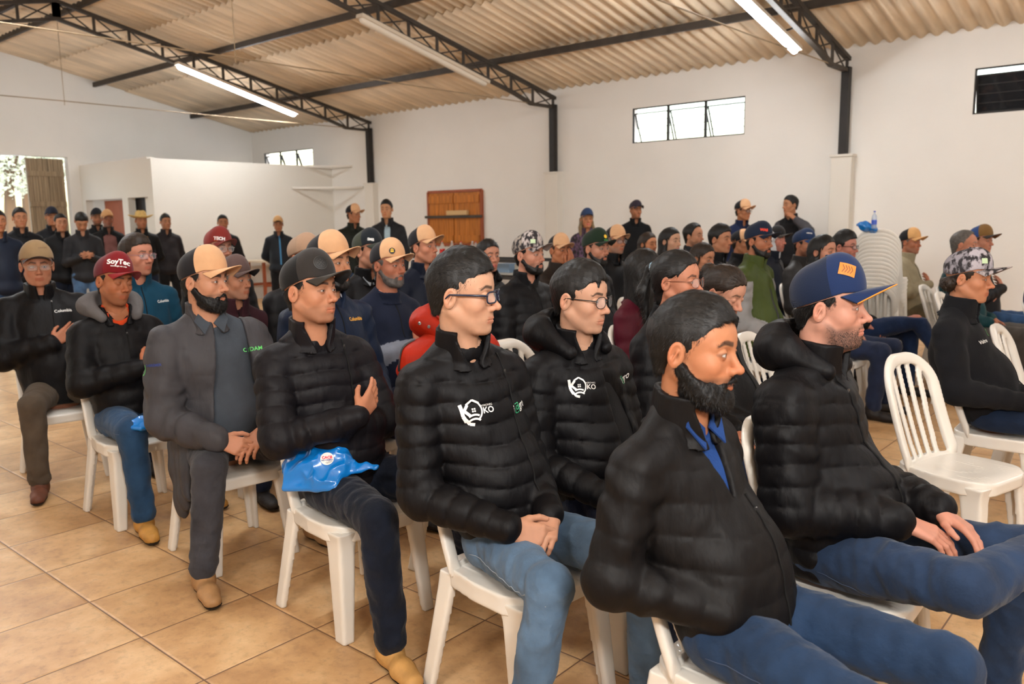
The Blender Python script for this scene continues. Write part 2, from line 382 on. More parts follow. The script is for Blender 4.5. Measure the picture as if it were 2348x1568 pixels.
# fluorescent fittings
M_tube=mat('lit_tube',(.93,.97,1),.4,emis=100); M_off=mat('unlit_diffuser',S(226,216,200),.4,.5); M_fix=mat('lamp_housing',S(214,200,180),.5,.4)
def lamp(X,y0,z0,y1,z1,on,label,side=1):
    tx=min(TX,key=lambda q:abs(q-X))-X
    root=empty('fluorescent_lamp',(X,(y0+y1)/2,(z0+z1)/2)); tag(root,label,'lamp','long ceiling lamps'); c=np.array([X,(y0+y1)/2,(z0+z1)/2])
    a=np.array([X,y0,z0])-c; b_=np.array([X,y1,z1])-c
    m=MB(); m.bar(a,b_,.13,.045); m.build('lamp_housing',M_fix,root)
    u=np.array([0,(z1-z0),-(y1-y0)]); u=u/np.linalg.norm(u)*( 1 if (y1-y0)>0 else -1); d=(b_-a)/np.linalg.norm(b_-a); m=MB()
    m.tube([a+d*.03+u*.03,a+d*.06+u*.035,b_-d*.06+u*.035,b_-d*.03+u*.03],[.03,.045,.045,.03],12)
    m.build('diffuser',M_tube if on else M_off,root,smooth=True)
    m=MB()
    for t in (.2,.8): p=a+(b_-a)*t; m.bar(p-u*.02,p+np.array((tx,0,.05)),.02,.012,(0,1,0))
    m.build('hanging_bracket',M_black,root)
lamp(-8.98,5.80,4.12,8.08,3.52,True,'lit long ceiling lamp under the far truss, at the left of the photo')
lamp(-4.25,5.76,4.09,8.14,3.54,False,'unlit long white ceiling lamp under the middle truss')
lamp(.22,6.35,3.98,8.72,3.48,True,'lit long ceiling lamp cut by the top edge of the photo, near the right truss')
lamp(-8.98,2.2,4.1,-.1,3.55,True,'added unseen ceiling lamp on the far truss, left slope of the roof'); lamp(-4.25,2.2,4.1,-.1,3.55,True,'added unseen ceiling lamp on the middle truss, left slope of the roof')  # from here on: lamps out of view, added for indirect light in the hall
lamp(.22,2.2,4.1,-.1,3.55,True,'added unseen ceiling lamp above the front seats, left slope of the roof'); lamp(5.35,6.35,3.98,8.6,3.48,True,'added unseen ceiling lamp on the last truss, right slope of the roof')
lamp(5.35,2.2,4.1,-.1,3.55,True,'added unseen ceiling lamp behind the photographer on the left slope')
# windows
M_glass=mat('window_glass',(.9,.95,1),.05,.5,alpha=.22)
M_dglass=mat('dark_window_glass',(.02,.02,.022),.04,.8)
def window(i,a,b_,z0,z1,tilt):
    root=empty('window_%d'%i,(a,YR,z0)); tag(root,kind='structure'); W=b_-a; H=z1-z0
    m=MB(); 
    for p,q in (((0,.03,0),(W,.03,0)),((0,.03,H),(W,.03,H)),((0,.03,0),(0,.03,H)),((W,.03,0),(W,.03,H)),((W/3,.03,0),(W/3,.03,H)),((2*W/3,.03,0),(2*W/3,.03,H))): m.bar(p,q,.035,.035)
    m.build('window_frame',M_black,root)
    for c in range(3):
        x0,x1=c*W/3+.02,(c+1)*W/3-.02; s=MB(); g=MB(); o=tilt
        T=lambda z:(.05+o*(H-.06-z)/H*1.0)
        P=[(x0,T(0),0.03),(x1,T(0),.03),(x1,T(H-.08),H-.08),(x0,T(H-.08),H-.08)]
        for p,q in zip(P,P[1:]+P[:1]): s.bar(p,q,.018,.018)
        for k in (1,2,3): z=.03+(H-.11)*k/4; s.bar((x0,T(z),z),(x1,T(z),z),.01,.01)
        sb=s.build('window_sash',M_black,root); g.add(P,[(0,1,2,3)]); g.build('pane',M_glass if i!=3 else M_dglass,sb)
for i,w in enumerate(WIN): window(i+1,*w,.22 if i<2 else .10)
# corner room (partition)
PX,PYY,PH=-10.51,5.99,2.70
wall('wall_partition',M_wallw,[((PX-.14,PYY,0),(PX,YR,PH)),((XG,PYY,2.02),(PX-.14,PYY+.14,PH+.03)),((XG,PYY,0),(-13.40,PYY+.14,2.02)),((-11.76,PYY,0),(-11.52,PYY+.14,2.02)),((-10.72,PYY,0),(PX-.14,PYY+.14,2.02))])
bpy.data.objects['wall_partition'].name='wall_corner_room'
M_wood=mat('varnished_brown_wood',S(150,84,40),.45,.4,noise=.45,nscale=7,nstretch=(6,6,.5),bump=.1,bscale=30)
M_dwood=mat('brown_door_wood',S(165,84,48),.5,.4,noise=.35,nscale=6,nstretch=(8,8,.6))
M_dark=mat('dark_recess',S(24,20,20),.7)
root=empty('door_1',(-13.0,PYY+.2,0)); tag(root,kind='structure')
MB().box((0,0,0),(1.2,.04,2.0)).build('door_leaf',M_dwood,root); MB().box((.1,-.05,1.0),(.14,0,1.12)).build('door_handle',M_black,root)
root=empty('door_2',(-11.5,PYY+.17,0)); tag(root,kind='structure')
MB().box((-.2,0,0),(.78,.04,2.2)).build('opening_dark_panel',M_dark,root); MB().box((.38,-.03,1.0),(.5,0,2.2)).build('door_stile',M_wallw,root)  # dark panel painted in for the unlit inside of the second opening
# big gable door leaf, weathered boards
M_grey=mat('weathered_grey_boards',S(168,146,118),.8,.2,noise=.5,nscale=4,nstretch=(9,9,.35),bump=.3,bscale=20)
root=empty('door_3',(XG-.2,DY1,0)); tag(root,kind='structure'); b=MB()
for k in range(7): b.box((-.03,-.72+k*.1,.02),(.02,-.72+k*.1+.094,DZ-.03))
b.build('board_leaf',M_grey,root); b=MB(); 
for z in (.5,1.9,2.5): b.box((.02,-.71,z),(.05,-.03,z+.1))
b.build('door_ledge',M_grey,root)
# brown shutter on the right wall
root=empty('window_4',(-7.49,YR,1.06)); tag(root,kind='structure'); b=MB()
for p,q in (((0,-.03,0),(0,-.03,1)),((1.4,-.03,0),(1.4,-.03,1)),((0,-.03,1),(1.4,-.03,1)),((0,-.03,0),(1.4,-.03,0))): b.bar(p,q,.05,.05)
b.build('shutter_frame',M_dwood,root)
M_shut=mat('orange_brown_boards',S(205,124,44),.5,.35,noise=.5,nscale=5,nstretch=(7,7,.5),bump=.2,bscale=25)
for k in range(2):
    b=MB()
    for j in range(5): b.box((.03+k*.68+j*.132,-.05,.03),(.03+k*.68+j*.132+.126,-.02,.97))
    b.box((.04+k*.68,-.07,.78),(.68+k*.68,-.05,.92)); b.box((.04+k*.68,-.07,.06),(.68+k*.68,-.05,.18)); b.build('shutter_leaf',M_shut,root)
b=MB(); b.box((-.05,-.1,.5),(1.45,-.07,.55)); b.build('locking_bar',M_steel,root)
o=MB().box((-6.93,YR-.115,1.615),(-6.4,YR-.055,1.70)).build('notice_board',mat('pale_wood',S(205,170,120),.7)); tag(o,'short pale wooden board resting on the bar of the brown shutter','board')
# socket, corner shelf brackets
root=MB().box((-4.62,YR-.015,1.33),(-4.52,YR,1.43)).build('wall_socket',mat('socket_beige',S(196,180,156),.5)); tag(root,'small beige square socket on the white wall left of the second pillar','socket')
MB().box((-4.59,YR-.02,1.35),(-4.55,YR-.014,1.41)).build('socket_plate',M_fix,root)
for z,l in ((2.23,'lower'),(2.68,'upper')):
    b=MB(); L_=1.05 if z<2.5 else .7; b.bar((PX+.01,YR-L_,z),(PX+.01,YR-.01,z),.03,.05); b.bar((PX+.01,YR-.02,z),(PX+L_,YR-.02,z),.03,.05); b.bar((PX+.02,YR-L_+.02,z),(PX+L_-.02,YR-.03,z),.03,.04)
    root=b.build('corner_bracket',M_wallw); tag(root,l+' white triangular corner bracket where partition meets right wall','bracket','corner brackets')
# exterior
M_gr=mat('sunlit_ground',S(214,206,200),.95,noise=.2,nscale=2); plane_grid('ground',[-90,60],[-60,70],lambda x,y:-.06,M_gr); tag(bpy.data.objects['ground'],kind='structure')
M_leaf=mat('pale_leaves',S(196,202,180),.7,noise=.3,nscale=3,attr=False); M_bark=mat('bark',S(90,70,50),.9)
def tree(x,y,h,r,label,n=9000):
    root=empty('tree',(x,y,-.06)); tag(root,label,'tree','trees outside the gable door')
    b=MB(); b.tube([(0,0,0),(.1,0,h*.35),(0,.1,h*.6)],[.22,.16,.08],8)
    for k in range(6): a=k*1.05; b.tube([(0,.05,h*.45+.1*k),(math.cos(a)*r*.5,math.sin(a)*r*.5,h*.6+.15*k)],[.07,.03],6)
    b.build('trunk',M_bark,root)
    R=np.random.default_rng(int(abs(x*10))); P=R.normal(size=(n,3)); P/=np.linalg.norm(P,axis=1,keepdims=True); P*=r*(R.random((n,1))**.4); P[:,2]=P[:,2]*.75+h*.68
    d1=R.normal(size=(n,3)); d1/=np.linalg.norm(d1,axis=1,keepdims=True); d2=np.cross(d1,R.normal(size=(n,3))); d2/=np.linalg.norm(d2,axis=1,keepdims=True)
    V=np.stack([P-d1*.075,P-d2*.035,P+d1*.075,P+d2*.035],1).reshape(-1,3); Q=np.arange(4*n,dtype=np.int32).reshape(-1,4)
    o=link('crown',newmesh('crown',V,Q,smooth=False),M_leaf,root)
tree(-22,7.4,6.0,2.3,"leafy pale tree outside the open door, nearer one"); tree(-27,9.6,7.5,3.0,"leafy pale tree outside the open door, farther one")
# blue tarpaulin panel standing by the corner room
o=MB().box((-13.3,PYY-.12,.02),(-11.3,PYY-.06,.92)).build('blue_panel',mat('blue_plastic_sheet',S(40,120,200),.4,noise=.1,nscale=2)); tag(o,'bright blue plastic panel standing low against the corner room behind the men','panel')
# ================================================================== plastic chair (bistro monobloc)
def make_chair():
    root=empty('plastic_chair')
    h=.0065
    # seat with apron
    F=Field((-.27,-.27,.33),(.29,.27,.48),h)
    def seat(X,Y,Z):
        hx=.205; hy=.205-.03*np.clip((-X)/.2,0,1)
        rc=np.where(X>0,.12,.07); qx=np.abs(X-.005)-hx+rc; qy=np.abs(Y)-hy+rc
        d2=np.sqrt(np.maximum(qx,0)**2+np.maximum(qy,0)**2)+np.minimum(np.maximum(qx,qy),0)-rc
        top=.430-.012*np.exp(-(X**2+Y**2)/.02)-.015*np.clip((X-.14)/.08,0,1)**2+.0012*np.sin(Y*2*math.pi/.018)*(np.abs(Y)<.15)
        slab=np.maximum(d2,np.maximum(Z-top,(top-.02)-Z))
        apron=np.maximum(np.maximum(np.abs(d2+.007)-.006,Z-top),(.366+.0*X)-Z); top=top
        return np.minimum(slab,apron)
    F.ap((seat,None,None),.004); V,Q=F.mesh(); link('seat',newmesh('seat',V,Q),M_plastic,root)
    # legs : C-section, tapering, splayed
    for sx,sy,a,b,w0,w1 in ((1,1,(.138,.150,.42),(.190,.185,0),.048,.032),(1,-1,(.138,-.150,.42),(.190,-.185,0),.048,.032),(-1,1,(-.160,.150,.42),(-.235,.200,0),.036,.027),(-1,-1,(-.160,-.150,.42),(-.235,-.200,0),.036,.027)):
        lo=np.minimum(a,b)-np.array([.07,.07,.01]); hi=np.maximum(a,b)+np.array([.07,.07,.02]); F=Field(lo,hi,.006); a=np.array(a);b=np.array(b)
        def leg(X,Y,Z,a=a,b=b,w0=w0,w1=w1,sx=sx,sy=sy):
            t=np.clip((a[2]-Z)/(a[2]-b[2]),0,1); cx=a[0]+(b[0]-a[0])*t; cy=a[1]+(b[1]-a[1])*t; w=w0+(w1-w0)*t+ (.022 if sx>0 else .003)*np.clip(1-t*4.5,0,1)**2
            x=np.abs(X-cx)-w+.012; y=np.abs(Y-cy)-w*.78+.012
            d=np.sqrt(np.maximum(x,0)**2+np.maximum(y,0)**2)+np.minimum(np.maximum(x,y),0)-.012
            xi=np.abs(X-cx+sx*.022)-w+.004; yi=np.abs(Y-cy+sy*.022)-w*.78+.004; di=np.maximum(xi,yi)
            d=np.maximum(d,-di)
            return np.maximum(d,np.maximum(Z-.405,-Z+.001))
        F.ap((leg,None,None),.003); V,Q=F.mesh(); link('leg',newmesh('leg',V,Q),M_plastic,root)
    # back : arch band with slats
    F=Field((-.37,-.25,.40),(-.12,.25,.92),h)
    def bx(z): # x of back plane at height z
        t=np.clip((z-.40)/.48,0,1); return -.135-.155*t**.80-.015*t
    def back(X,Y,Z):
        t=np.clip((Z-.43)/.45,0,1); xc=bx(Z)+.9*Y*Y
        hw=.203-.012*t; r=.155; yy=np.abs(Y); zt=.885
        # rounded arch outline distance in the (y,z) sheet
        qy=yy-hw+r; qz=Z-zt+r
        d=np.sqrt(np.maximum(qy,0)**2+np.maximum(qz,0)**2)+np.minimum(np.maximum(qy,qz),0)-r
        band=np.abs(d+.025)-.025
        slats=np.full_like(d,1.)
        for y0,y1 in ((-.105,-.085),(-.036,-.030),(.036,.030),(.105,.085)):
            yc=y0+(y1-y0)*(1-t); slats=np.minimum(slats,np.abs(Y-yc)-.0135)
        slats=np.maximum(slats,d+.03); low=np.maximum(Z-.44,yy-.17)
        sh=np.minimum(np.minimum(band,slats),low)
        th=np.abs(X-xc)-.007-.011*np.sqrt(np.clip(1-(np.abs(d+.025)/.025)**2,0,1))*(yy>0)
        o=np.maximum(sh,th)
        return np.maximum(o,.40-Z)
    F.ap((back,None,None),.003); V,Q=F.mesh(); link('backrest',newmesh('backrest',V,Q),M_plastic,root)
    return root
CH=make_chair(); CHMAP=children_map(); ch_used=[False]
CHAIRS=[]
def chair(x,y,yaw,label,group='white plastic chairs in rows',z=0.):
    if not ch_used[0]: c=CH; ch_used[0]=True
    else: c=copy_tree(CH,CHMAP)
    c.location=(x,y,z); c.rotation_euler=(0,0,math.radians(yaw)); tag(c,label,'chair',group); CHAIRS.append(c); return c
# ================================================================== people
def fabric(name,col,kind='nylon'):
    if kind=='nylon': return mat(name,tuple(c*.6 for c in col),.56,.18,bump=.24,bscale=58,bstretch=(1,1,.3),bdist=.010,noise=.2,nscale=5,sheen=.0)
    if kind=='fleece': return mat(name,col,.95,.15,bump=.5,bscale=220,bdist=.003,noise=.2,nscale=8,sheen=.03)
    if kind=='knit': return mat(name,col,.9,.2,bump=.3,bscale=120,bdist=.004,noise=.2,nscale=14,sheen=.03)
    if kind=='denim': return mat(name,col,.85,.2,bump=.5,bscale=26,bstretch=(1,1,1),bdist=.012,noise=.45,nscale=9,detail=12,sheen=.08)
    if kind=='camo': return mat(name,col,.8,.2,noise=.85,nscale=42,nstretch=(1,1,.6),ncon=.06,col2=S(46,42,44),bump=.2,bscale=90,detail=3)
    if kind=='cap': return mat(name,col,.85,.2,bump=.35,bscale=300,bdist=.002,noise=.08,nscale=30,sheen=.1)
    if kind=='leather': return mat(name,col,.6,.4,bump=.4,bscale=60,bdist=.006,noise=.35,nscale=14)
    return mat(name,col)
SKIN=mat('skin',(1,1,1),.55,.3,attr=True,sss=.12,bump=.12,bscale=420,bdist=.0015,noise=.06,nscale=60)
EYE=mat('eyeball',(1,1,1),.08,.6,attr=True)
def hairmat(c): 
    n='hair_%d_%d_%d'%tuple(int(v*255) for v in c); return mat(n,tuple(v*.8 for v in c),.5,.3,noise=.5,nscale=60,nstretch=(1,1,1),bump=.3,bscale=260,bdist=.002,sheen=.0)
BLK=(.012,.010,.009); BRN=(.035,.02,.012); GRY=(.16,.14,.125); BLD=(.30,.2,.10)
def smooth(a,b,x): t=np.clip((x-a)/(b-a),0,1); return t*t*(3-2*t)
def hand_mesh(w,d,n,side,curl=(.5,.55,.6,.65),thumb=.5,sc=1.,h=.0035,spread=.06,fd=None):
    """w wrist, d direction of the fingers, n direction the palm faces, side: +1 thumb towards d x n"""
    w=np.array(w,float);d=np.array(d,float);d/=np.linalg.norm(d);n=np.array(n,float);n-=d*(n@d);n/=np.linalg.norm(n);l=np.cross(d,n)*side
    P=[]
    lat=[.030,.0105,-.010,-.029]; fl=[.092,.097,.092,.083]; ph=[(.040,.025,.020),(.045,.028,.021),(.041,.027,.020),(.031,.020,.018)]
    for i in range(4):
        base=w+l*lat[i]*.55*sc+d*.01*sc; k=w+(l*lat[i]+d*fl[i]-n*(.002*abs(i-1.3)))*sc
        P.append((cone(base,k,.0145*sc,.0105*sc,),.016))
        a=0; p=k; dd=d+l*(lat[i]*spread/.03*.5); dd/=np.linalg.norm(dd)
        for j,L_ in enumerate(ph[i]):
            a+=curl[i]*(.9,1.15,.7)[j]; v=dd*math.cos(a)+n*math.sin(a); q=p+v*L_*sc
            r0=(.0095,.0085,.0078)[j]*sc*(1,1,1,.88)[i]; r1=(.0085,.0078,.0068)[j]*sc*(1,1,1,.88)[i]
            P.append((cone(p,q,r0,r1),.004)); p=q
    b=w+l*.018*sc+d*.018*sc+n*.004; m=b+(l*.026+d*.032+n*(.006+.010*thumb))*sc; P.append((cone(b,m,.015*sc,.0115*sc),.014))
    v=(l*(.55-.45*thumb)+d*.8+n*.45*thumb); v/=np.linalg.norm(v); q=m+v*.032*sc; P.append((cone(m,q,.0105*sc,.0095*sc),.005))
    v=(l*(.25-.45*thumb)+d*.9+n*.45*thumb); v/=np.linalg.norm(v); P.append((cone(q,q+v*.024*sc,.0095*sc,.0078*sc),.004))
    fd=d if fd is None else fd; P.append((cone(w-fd*.06*sc,w+fd*.004*sc,.023*sc,.022*sc,),.025))
    lo=np.min([p[0][1] for p in P],0)-.01; hi=np.max([p[0][2] for p in P],0)+.01
    F=Field(lo,hi,h)
    for p,k in P: F.ap(p,k)
    return F.mesh()
def head_mesh(s,Hm_inv_neck,h):
    """s: face spec ; neck target in head coords ; returns V,Q,color"""
    g=s.get; wd=g('wide',1.0); jw=g('jaw',1.0); nose=g('nose',1.0); fem=g('fem',0)
    F=Field((-.145,-.108,-.27),(.14,.108,.145),h)
    A=F.ap
    A(ell((-.014,0,.036),(.096,.076*wd,.083)),.01)
    A(ell((.028,0,.034),(.058,.062*wd,.054)),.03)
    A(ell((.030,0,-.035),(.052,.058*wd,.062)),.03)
    A(ell((.018,0,-.072),(.056,.048*wd*jw,.036)),.03)
    ch=g('chin',0)
    for y in (1,-1):
        A(cone((-.012,y*.052*wd,-.048),(.050,y*.024*wd*jw,-.100),.017,.016),.022)
        A(ell((.050,y*.042*wd,-.026),(.026,.020,.022)),.022)
        A(cone((.078,y*.014,.021),(.062,y*.046,.018),.0095-.003*fem,.007),.014)
    A(ell((.068+ch,0,-.102),(.019,.022,.016)),.018)
    A(ell((.062,0,-.063),(.027,.033,.031)),.022)
    for y in (1,-1): A(ell((.089,y*.031,.001),(.017,.019,.0125)),.012,'-')
    # nose
    A(cone((.078,0,.012),(.099*1+.004*nose,0,-.030),.0075,.0085+.001*nose),.012)
    A(ell((.103+.004*nose,0,-.034),(.0105,.0105,.0095)),.008)
    for y in (1,-1):
        A(ell((.092,y*.0125*nose,-.038),(.0115,.0075,.0085)),.007)
        A(ell((.098,y*.0068,-.0455),(.006,.0035,.0035)),.003,'-')
        # lids round the eyeball
        A(ell((.0725,y*.0315,.0005),(.0145,.0150,.0138)),.004)
        if g('closed'): A(cone((.0865,y*.0315-.010,-.003),(.0865,y*.0315+.010,-.003),.0012,.0012),.002,'-')
        else: A(ell((.0865,y*.0320,.0000),(.0125,.0128,.0037*g('open',1.))),.002,'-')
    # mouth
    A(cone((.0885,0,-.0655),(.0790,.024,-.0698),.0046+.001*fem,.0026),.007); A(cone((.0885,0,-.0655),(.0790,-.024,-.0698),.0046+.001*fem,.0026),.007)
    A(cone((.0868,0,-.0758),(.0780,.019,-.0735),.0052+.001*fem,.0028),.007); A(cone((.0868,0,-.0758),(.0780,-.019,-.0735),.0052+.001*fem,.0028),.007)
    if g('yawn'): A(ell((.09,0,-.078),(.02,.014,.016)),.006,'-')
    for y in (1,-1): A(cone((.0945,0,-.0702),(.0815,y*.026,-.0714),.0014,.0012),.002,'-')
    # ears
    for y in (1,-1):
        R=rotz(y*-.38)@roty(.12)@rotx(y*-.1); c=np.array((-.014,y*.0800*wd,-.006))
        A(ell(c,(.0185,.0065,.0315),R),.006)
        A(ell(c+R@np.array((-.001,y*.0080,.003)),(.0130,.0085,.0235),R),.002,'-')
        A(ell(c+R@np.array((.000,y*.004,-.001)),(.0065,.008,.010),R),.003,'-')
        A(cone(c+R@np.array((.004,y*.002,.012)),c+R@np.array((-.006,y*.003,-.014)),.0028,.0032),.003)
        A(cone(c+R@np.array((.013,y*-.003,-.002)),c+R@np.array((.012,y*-.004,-.012)),.005,.004),.005)
    nk=Hm_inv_neck; A(cone((-.022,0,-.045),nk,.050*g('neck',1.)*(1-.12*fem),.056*g('neck',1.)*(1-.1*fem),(1.05,1,1)),.025)
    if g('double'): A(ell((.03,0,-.105),(.04,.045,.022)),.03)
    V,Q=F.mesh(); x,y,z=V.T; ay=np.abs(y)
    base=np.array(s.get('skin',S(212,160,128)))*np.array((.68,.63,.60)); C=np.tile(base,(len(V),1)).astype(float)
    def mix(mask,c,a): 
        m=(mask*a)[:,None]; C[:]=C*(1-m)+np.array(c)*m
    red=base*np.array([1.02,.74,.68])
    mix(np.exp(-(((x-.1)/.02)**2+(y/.02)**2+((z+.035)/.018)**2)),red,.55)
    mix(np.exp(-(((ay-.045)/.02)**2+((z+.035)/.022)**2))*(x>.02),red,.30)
    mix(smooth(.079*wd,.086*wd,ay)*(np.abs(z)<.045),red,.45)
    lip=smooth(.027,.020,ay)*smooth(-.0845,-.080,z)*smooth(-.0585,-.0625,z)*(x>.073)
    mix(lip,base*np.array([.84,.58,.55]) if not fem else np.array(S(186,90,86)),.8)
    # lash line, lids
    e=np.sqrt(((ay-.0318)/.0150)**2+((z-.0002)/.0062)**2); 
    mix(smooth(1.35,1.0,e)*(x>.05),base*.38,.75 if not g('closed') else .35)
    mix(np.exp(-(((ay-.030)/.017)**2+((z+.012)/.007)**2))*(x>.05),base*np.array([.8,.68,.66]),.3)
    hc=np.array(s.get('hc',BLK))
    bz=.0245+.004*smooth(.012,.035,ay)-.009*smooth(.036,.052,ay)
    bt=.0048*(1-.45*smooth(.03,.052,ay))*g('brow',1.)
    mix(smooth(bt*1.35,bt*.6,np.abs(z-bz))*smooth(.008,.013,ay)*smooth(.055,.049,ay)*(x>.04),hc*.9+base*.05,.88)
    st=g('stubble',0)
    if st:
        bl=np.interp(x,[-.02,.0,.03,.06,.08,.1],[-.03,-.035,-.058,-.052,-.05,-.05])
        m=smooth(bl+.006,bl-.010,z)*smooth(-.142,-.122,z+.25*(x-.03)*(x<.03))*smooth(-.022,.022,x)*(1-lip)
        m*= (1-.65*np.exp(-(((ay-.034)/.010)**2+((z+.066)/.012)**2)))
        mix(m,hc*.8+base*.12,st)
    return V,Q,C
def hairline(x,style):
    if style=='fem': return np.interp(x,[-.12,-.06,-.03,0,.03,.05,.07,.1],[-.14,-.12,-.03,.012,.03,.052,.074,.08])
    if style=='reced': return np.interp(x,[-.12,-.05,-.03,-.01,.012,.02,.03,.05,.1],[-.09,-.075,-.03,.015,-.012,.02,.055,.095,.12])
    return np.interp(x,[-.12,-.06,-.036,-.014,.008,.022,.032,.045,.062,.1],[-.070,-.060,-.018,.016,-.018,-.012,.025,.045,.068,.075])
def strands(V,N,n,L_,wid,comb,lift,seed=0,jit=.35,taper=.3):
    R=np.random.default_rng(seed); i=R.integers(0,len(V),n); P=V[i]-N[i]*.002; nn=N[i]
    c=comb(P); c=c-nn*np.sum(c*nn,1,keepdims=True); c/=np.linalg.norm(c,axis=1,keepdims=True)+1e-6
    c=c+R.normal(size=(n,3))*jit; c/=np.linalg.norm(c,axis=1,keepdims=True)+1e-6
    l=L_*(.6+.7*R.random((n,1))); g=lift
    p1=P+(c*(1-g)+nn*g)*l*.5; p2=p1+(c*(1.0-g*.4)+nn*g*.3+np.array([0,0,-.12]))*l*.5
    s=np.cross(c,nn); s/=np.linalg.norm(s,axis=1,keepdims=True)+1e-6; s=s*wid/2
    VV=np.stack([P-s,P+s,p1+s*.8,p1-s*.8,p2+s*taper,p2-s*taper],1).reshape(-1,3); b=np.arange(n)[:,None]*6
    return VV,np.concatenate([b+np.array([[0,1,2,3]]),b+np.array([[3,2,4,5]])]).astype(np.int32)
def join(*ms):
    vs=[];qs=[];b=0
    for V,Q in ms: vs.append(V);qs.append(Q+b);b+=len(V)
    return np.concatenate(vs),np.concatenate(qs)
def hair_mesh(s,h,cap):
    hr=s.get('hair','short'); g=s.get; wd=g('wide',1.0)
    th=g('hth',.016); ts=g('hts',.006)
    if hr in ('long','pony','bun'): th,ts=.010,.008
    F=Field((-.2,-.15,-.42 if hr=='long' else -.30 if hr=='pony' else -.15),(.115,.15,.175),h)
    nzf=lambda X,Y,Z,t: .0016*nz(X*1.3,Y*2.2,Z,60,s.get('seed',1))+.0004*nz(X,Y,Z,220)-(.0075*np.clip((.03-Z)/.09,0,1) if hr in ('short','quiff','fringe','reced') else 0)
    st='fem' if hr in ('long','pony','bun') else ('reced' if hr=='reced' else 'm')
    F.ap(ell((-.016,0,.038),(.096+ts+.002,.0765*wd+ts,.083+ts*.5),disp=nzf),.01)
    F.ap(ell((.0,0,.058),(.080+th*.5,.064*wd,.066+th),disp=nzf),.02)
    if hr in('short','quiff','fringe'): F.ap(ell((.034,0,.062+th*.3),(.046+(.012 if hr=='quiff' else 0),.056*wd,.046+th*.6),disp=nzf),.018)
    F.ap(cone((-.06,0,-.02),(-.060,0,-.075),.046+ts*.3,.034+ts*.2,(1,1.08,1)),.03)
    wob=lambda X,Y,Z: .004*nz(X,Y,Z*.6,120,s.get('seed',1)*1.7)
    def cut(X,Y,Z):
        hl=hairline(X,st).astype(f32)
        fr=(.05 if st=='m' else .06)
        return (hl+ (np.abs(Y)/.07)**2*(-.012 if st!='fem' else -.02)*(X>.03)+wob(X,Y,Z)-Z)*.75
    F.ap(half(cut),.006,'&')
    if hr=='fringe':
        F.ap(cone((.066,.03,.075),(.083,.012,.048),.012,.006,(1,1.4,1),disp=nzf),.012); F.ap(cone((.07,-.02,.078),(.082,-.028,.052),.012,.006,disp=nzf),.012)
    if hr=='long':
        for y in (1,-1):
            F.ap(cone((-.02,y*.066,.0),(-.03,y*.082,-.12),.032,.034,(1.2,.75,1),disp=nzf),.025); F.ap(cone((-.03,y*.082,-.12),(.0,y*.095,-.36),.036,.018,(1.2,.8,1),disp=nzf),.02)
        F.ap(cone((-.07,0,0),(-.095,0,-.36),.06,.035,(.7,1.5,1),disp=nzf),.03)
    if hr=='pony':
        F.ap(ell((-.125,0,.055),(.02,.018,.018)),.01); F.ap(cone((-.13,0,.05),(-.16,0,-.05),.018,.026,disp=nzf),.01); F.ap(cone((-.16,0,-.05),(-.14,.01,-.24),.026,.010,disp=nzf),.02)
    if hr=='bun': F.ap(ell((-.115,0,.065),(.035,.035,.035),disp=nzf),.012)
    if hr=='curly':
        F.ap(ell((-.075,0,-.03),(.05,.078,.045),disp=lambda X,Y,Z,t:.006*np.sin(X*260)*np.sin(Y*250)*np.sin(Z*240)+.004*nz(X,Y,Z,150)),.02)
    if cap:
        F.ap(half(lambda X,Y,Z: Z-(.048+.34*np.minimum(X-.05,0))),.004,'&')
        if hr!='curly':
            F.ap(half(lambda X,Y,Z: X-.034),.004,'&')
    # keep outside of the ears
    for y in (1,-1): F.ap(ell((-.010,y*.083*wd,-.012),(.021,.017,.028)),.004,'-')
    V,Q=F.mesh()
    return V,Q
def beard_mesh(s,h):
    b=s['beard']; F=Field((-.04,-.095,-.175),(.125,.095,-.02),h); t=.004+.011*b; wd=s.get('wide',1.); jw=s.get('jaw',1.)
    nzf=lambda X,Y,Z,q:.0015*nz(X,Y,Z,140,2)+.001*nz(X,Y,Z,260)
    F.ap(ell((.022,0,-.078-.004*b),(.058+t*.6,.050*wd*jw+t,.040+t*.8),disp=nzf),.02)
    F.ap(ell((.068,0,-.104-.006*b),(.019+t,.026+t*.6,.020+t),disp=nzf),.02)
    for y in (1,-1): F.ap(cone((-.006,y*.056*wd,-.035),(.045,y*.030*wd*jw,-.098),.0165+t*.55,.018+t,disp=nzf),.02)
    F.ap(cone((.094,.0,-.0575),(.080,.026,-.072),.0058+.002*b,.006,disp=nzf),.006); F.ap(cone((.094,0,-.0575),(.080,-.026,-.072),.0058+.002*b,.006,disp=nzf),.006)
    for y in (1,-1): F.ap(cone((.079,y*.027,-.070),(.070,y*.028,-.098),.007,.011,disp=nzf),.008)
    F.ap(half(lambda X,Y,Z: Z-np.interp(X,[-.02,.0,.025,.05,.07,.08,.12],[-.012,-.022,-.052,-.062,-.054,-.048,-.047]).astype(f32)+.003*nz(X,Y,Z,150)),.004,'&')
    F.ap(ell((.098,0,-.0712),(.020,.0225,.0072)),.003,'-')
    F.ap(half(lambda X,Y,Z: -.018-X),.004,'&')
    return F.mesh()
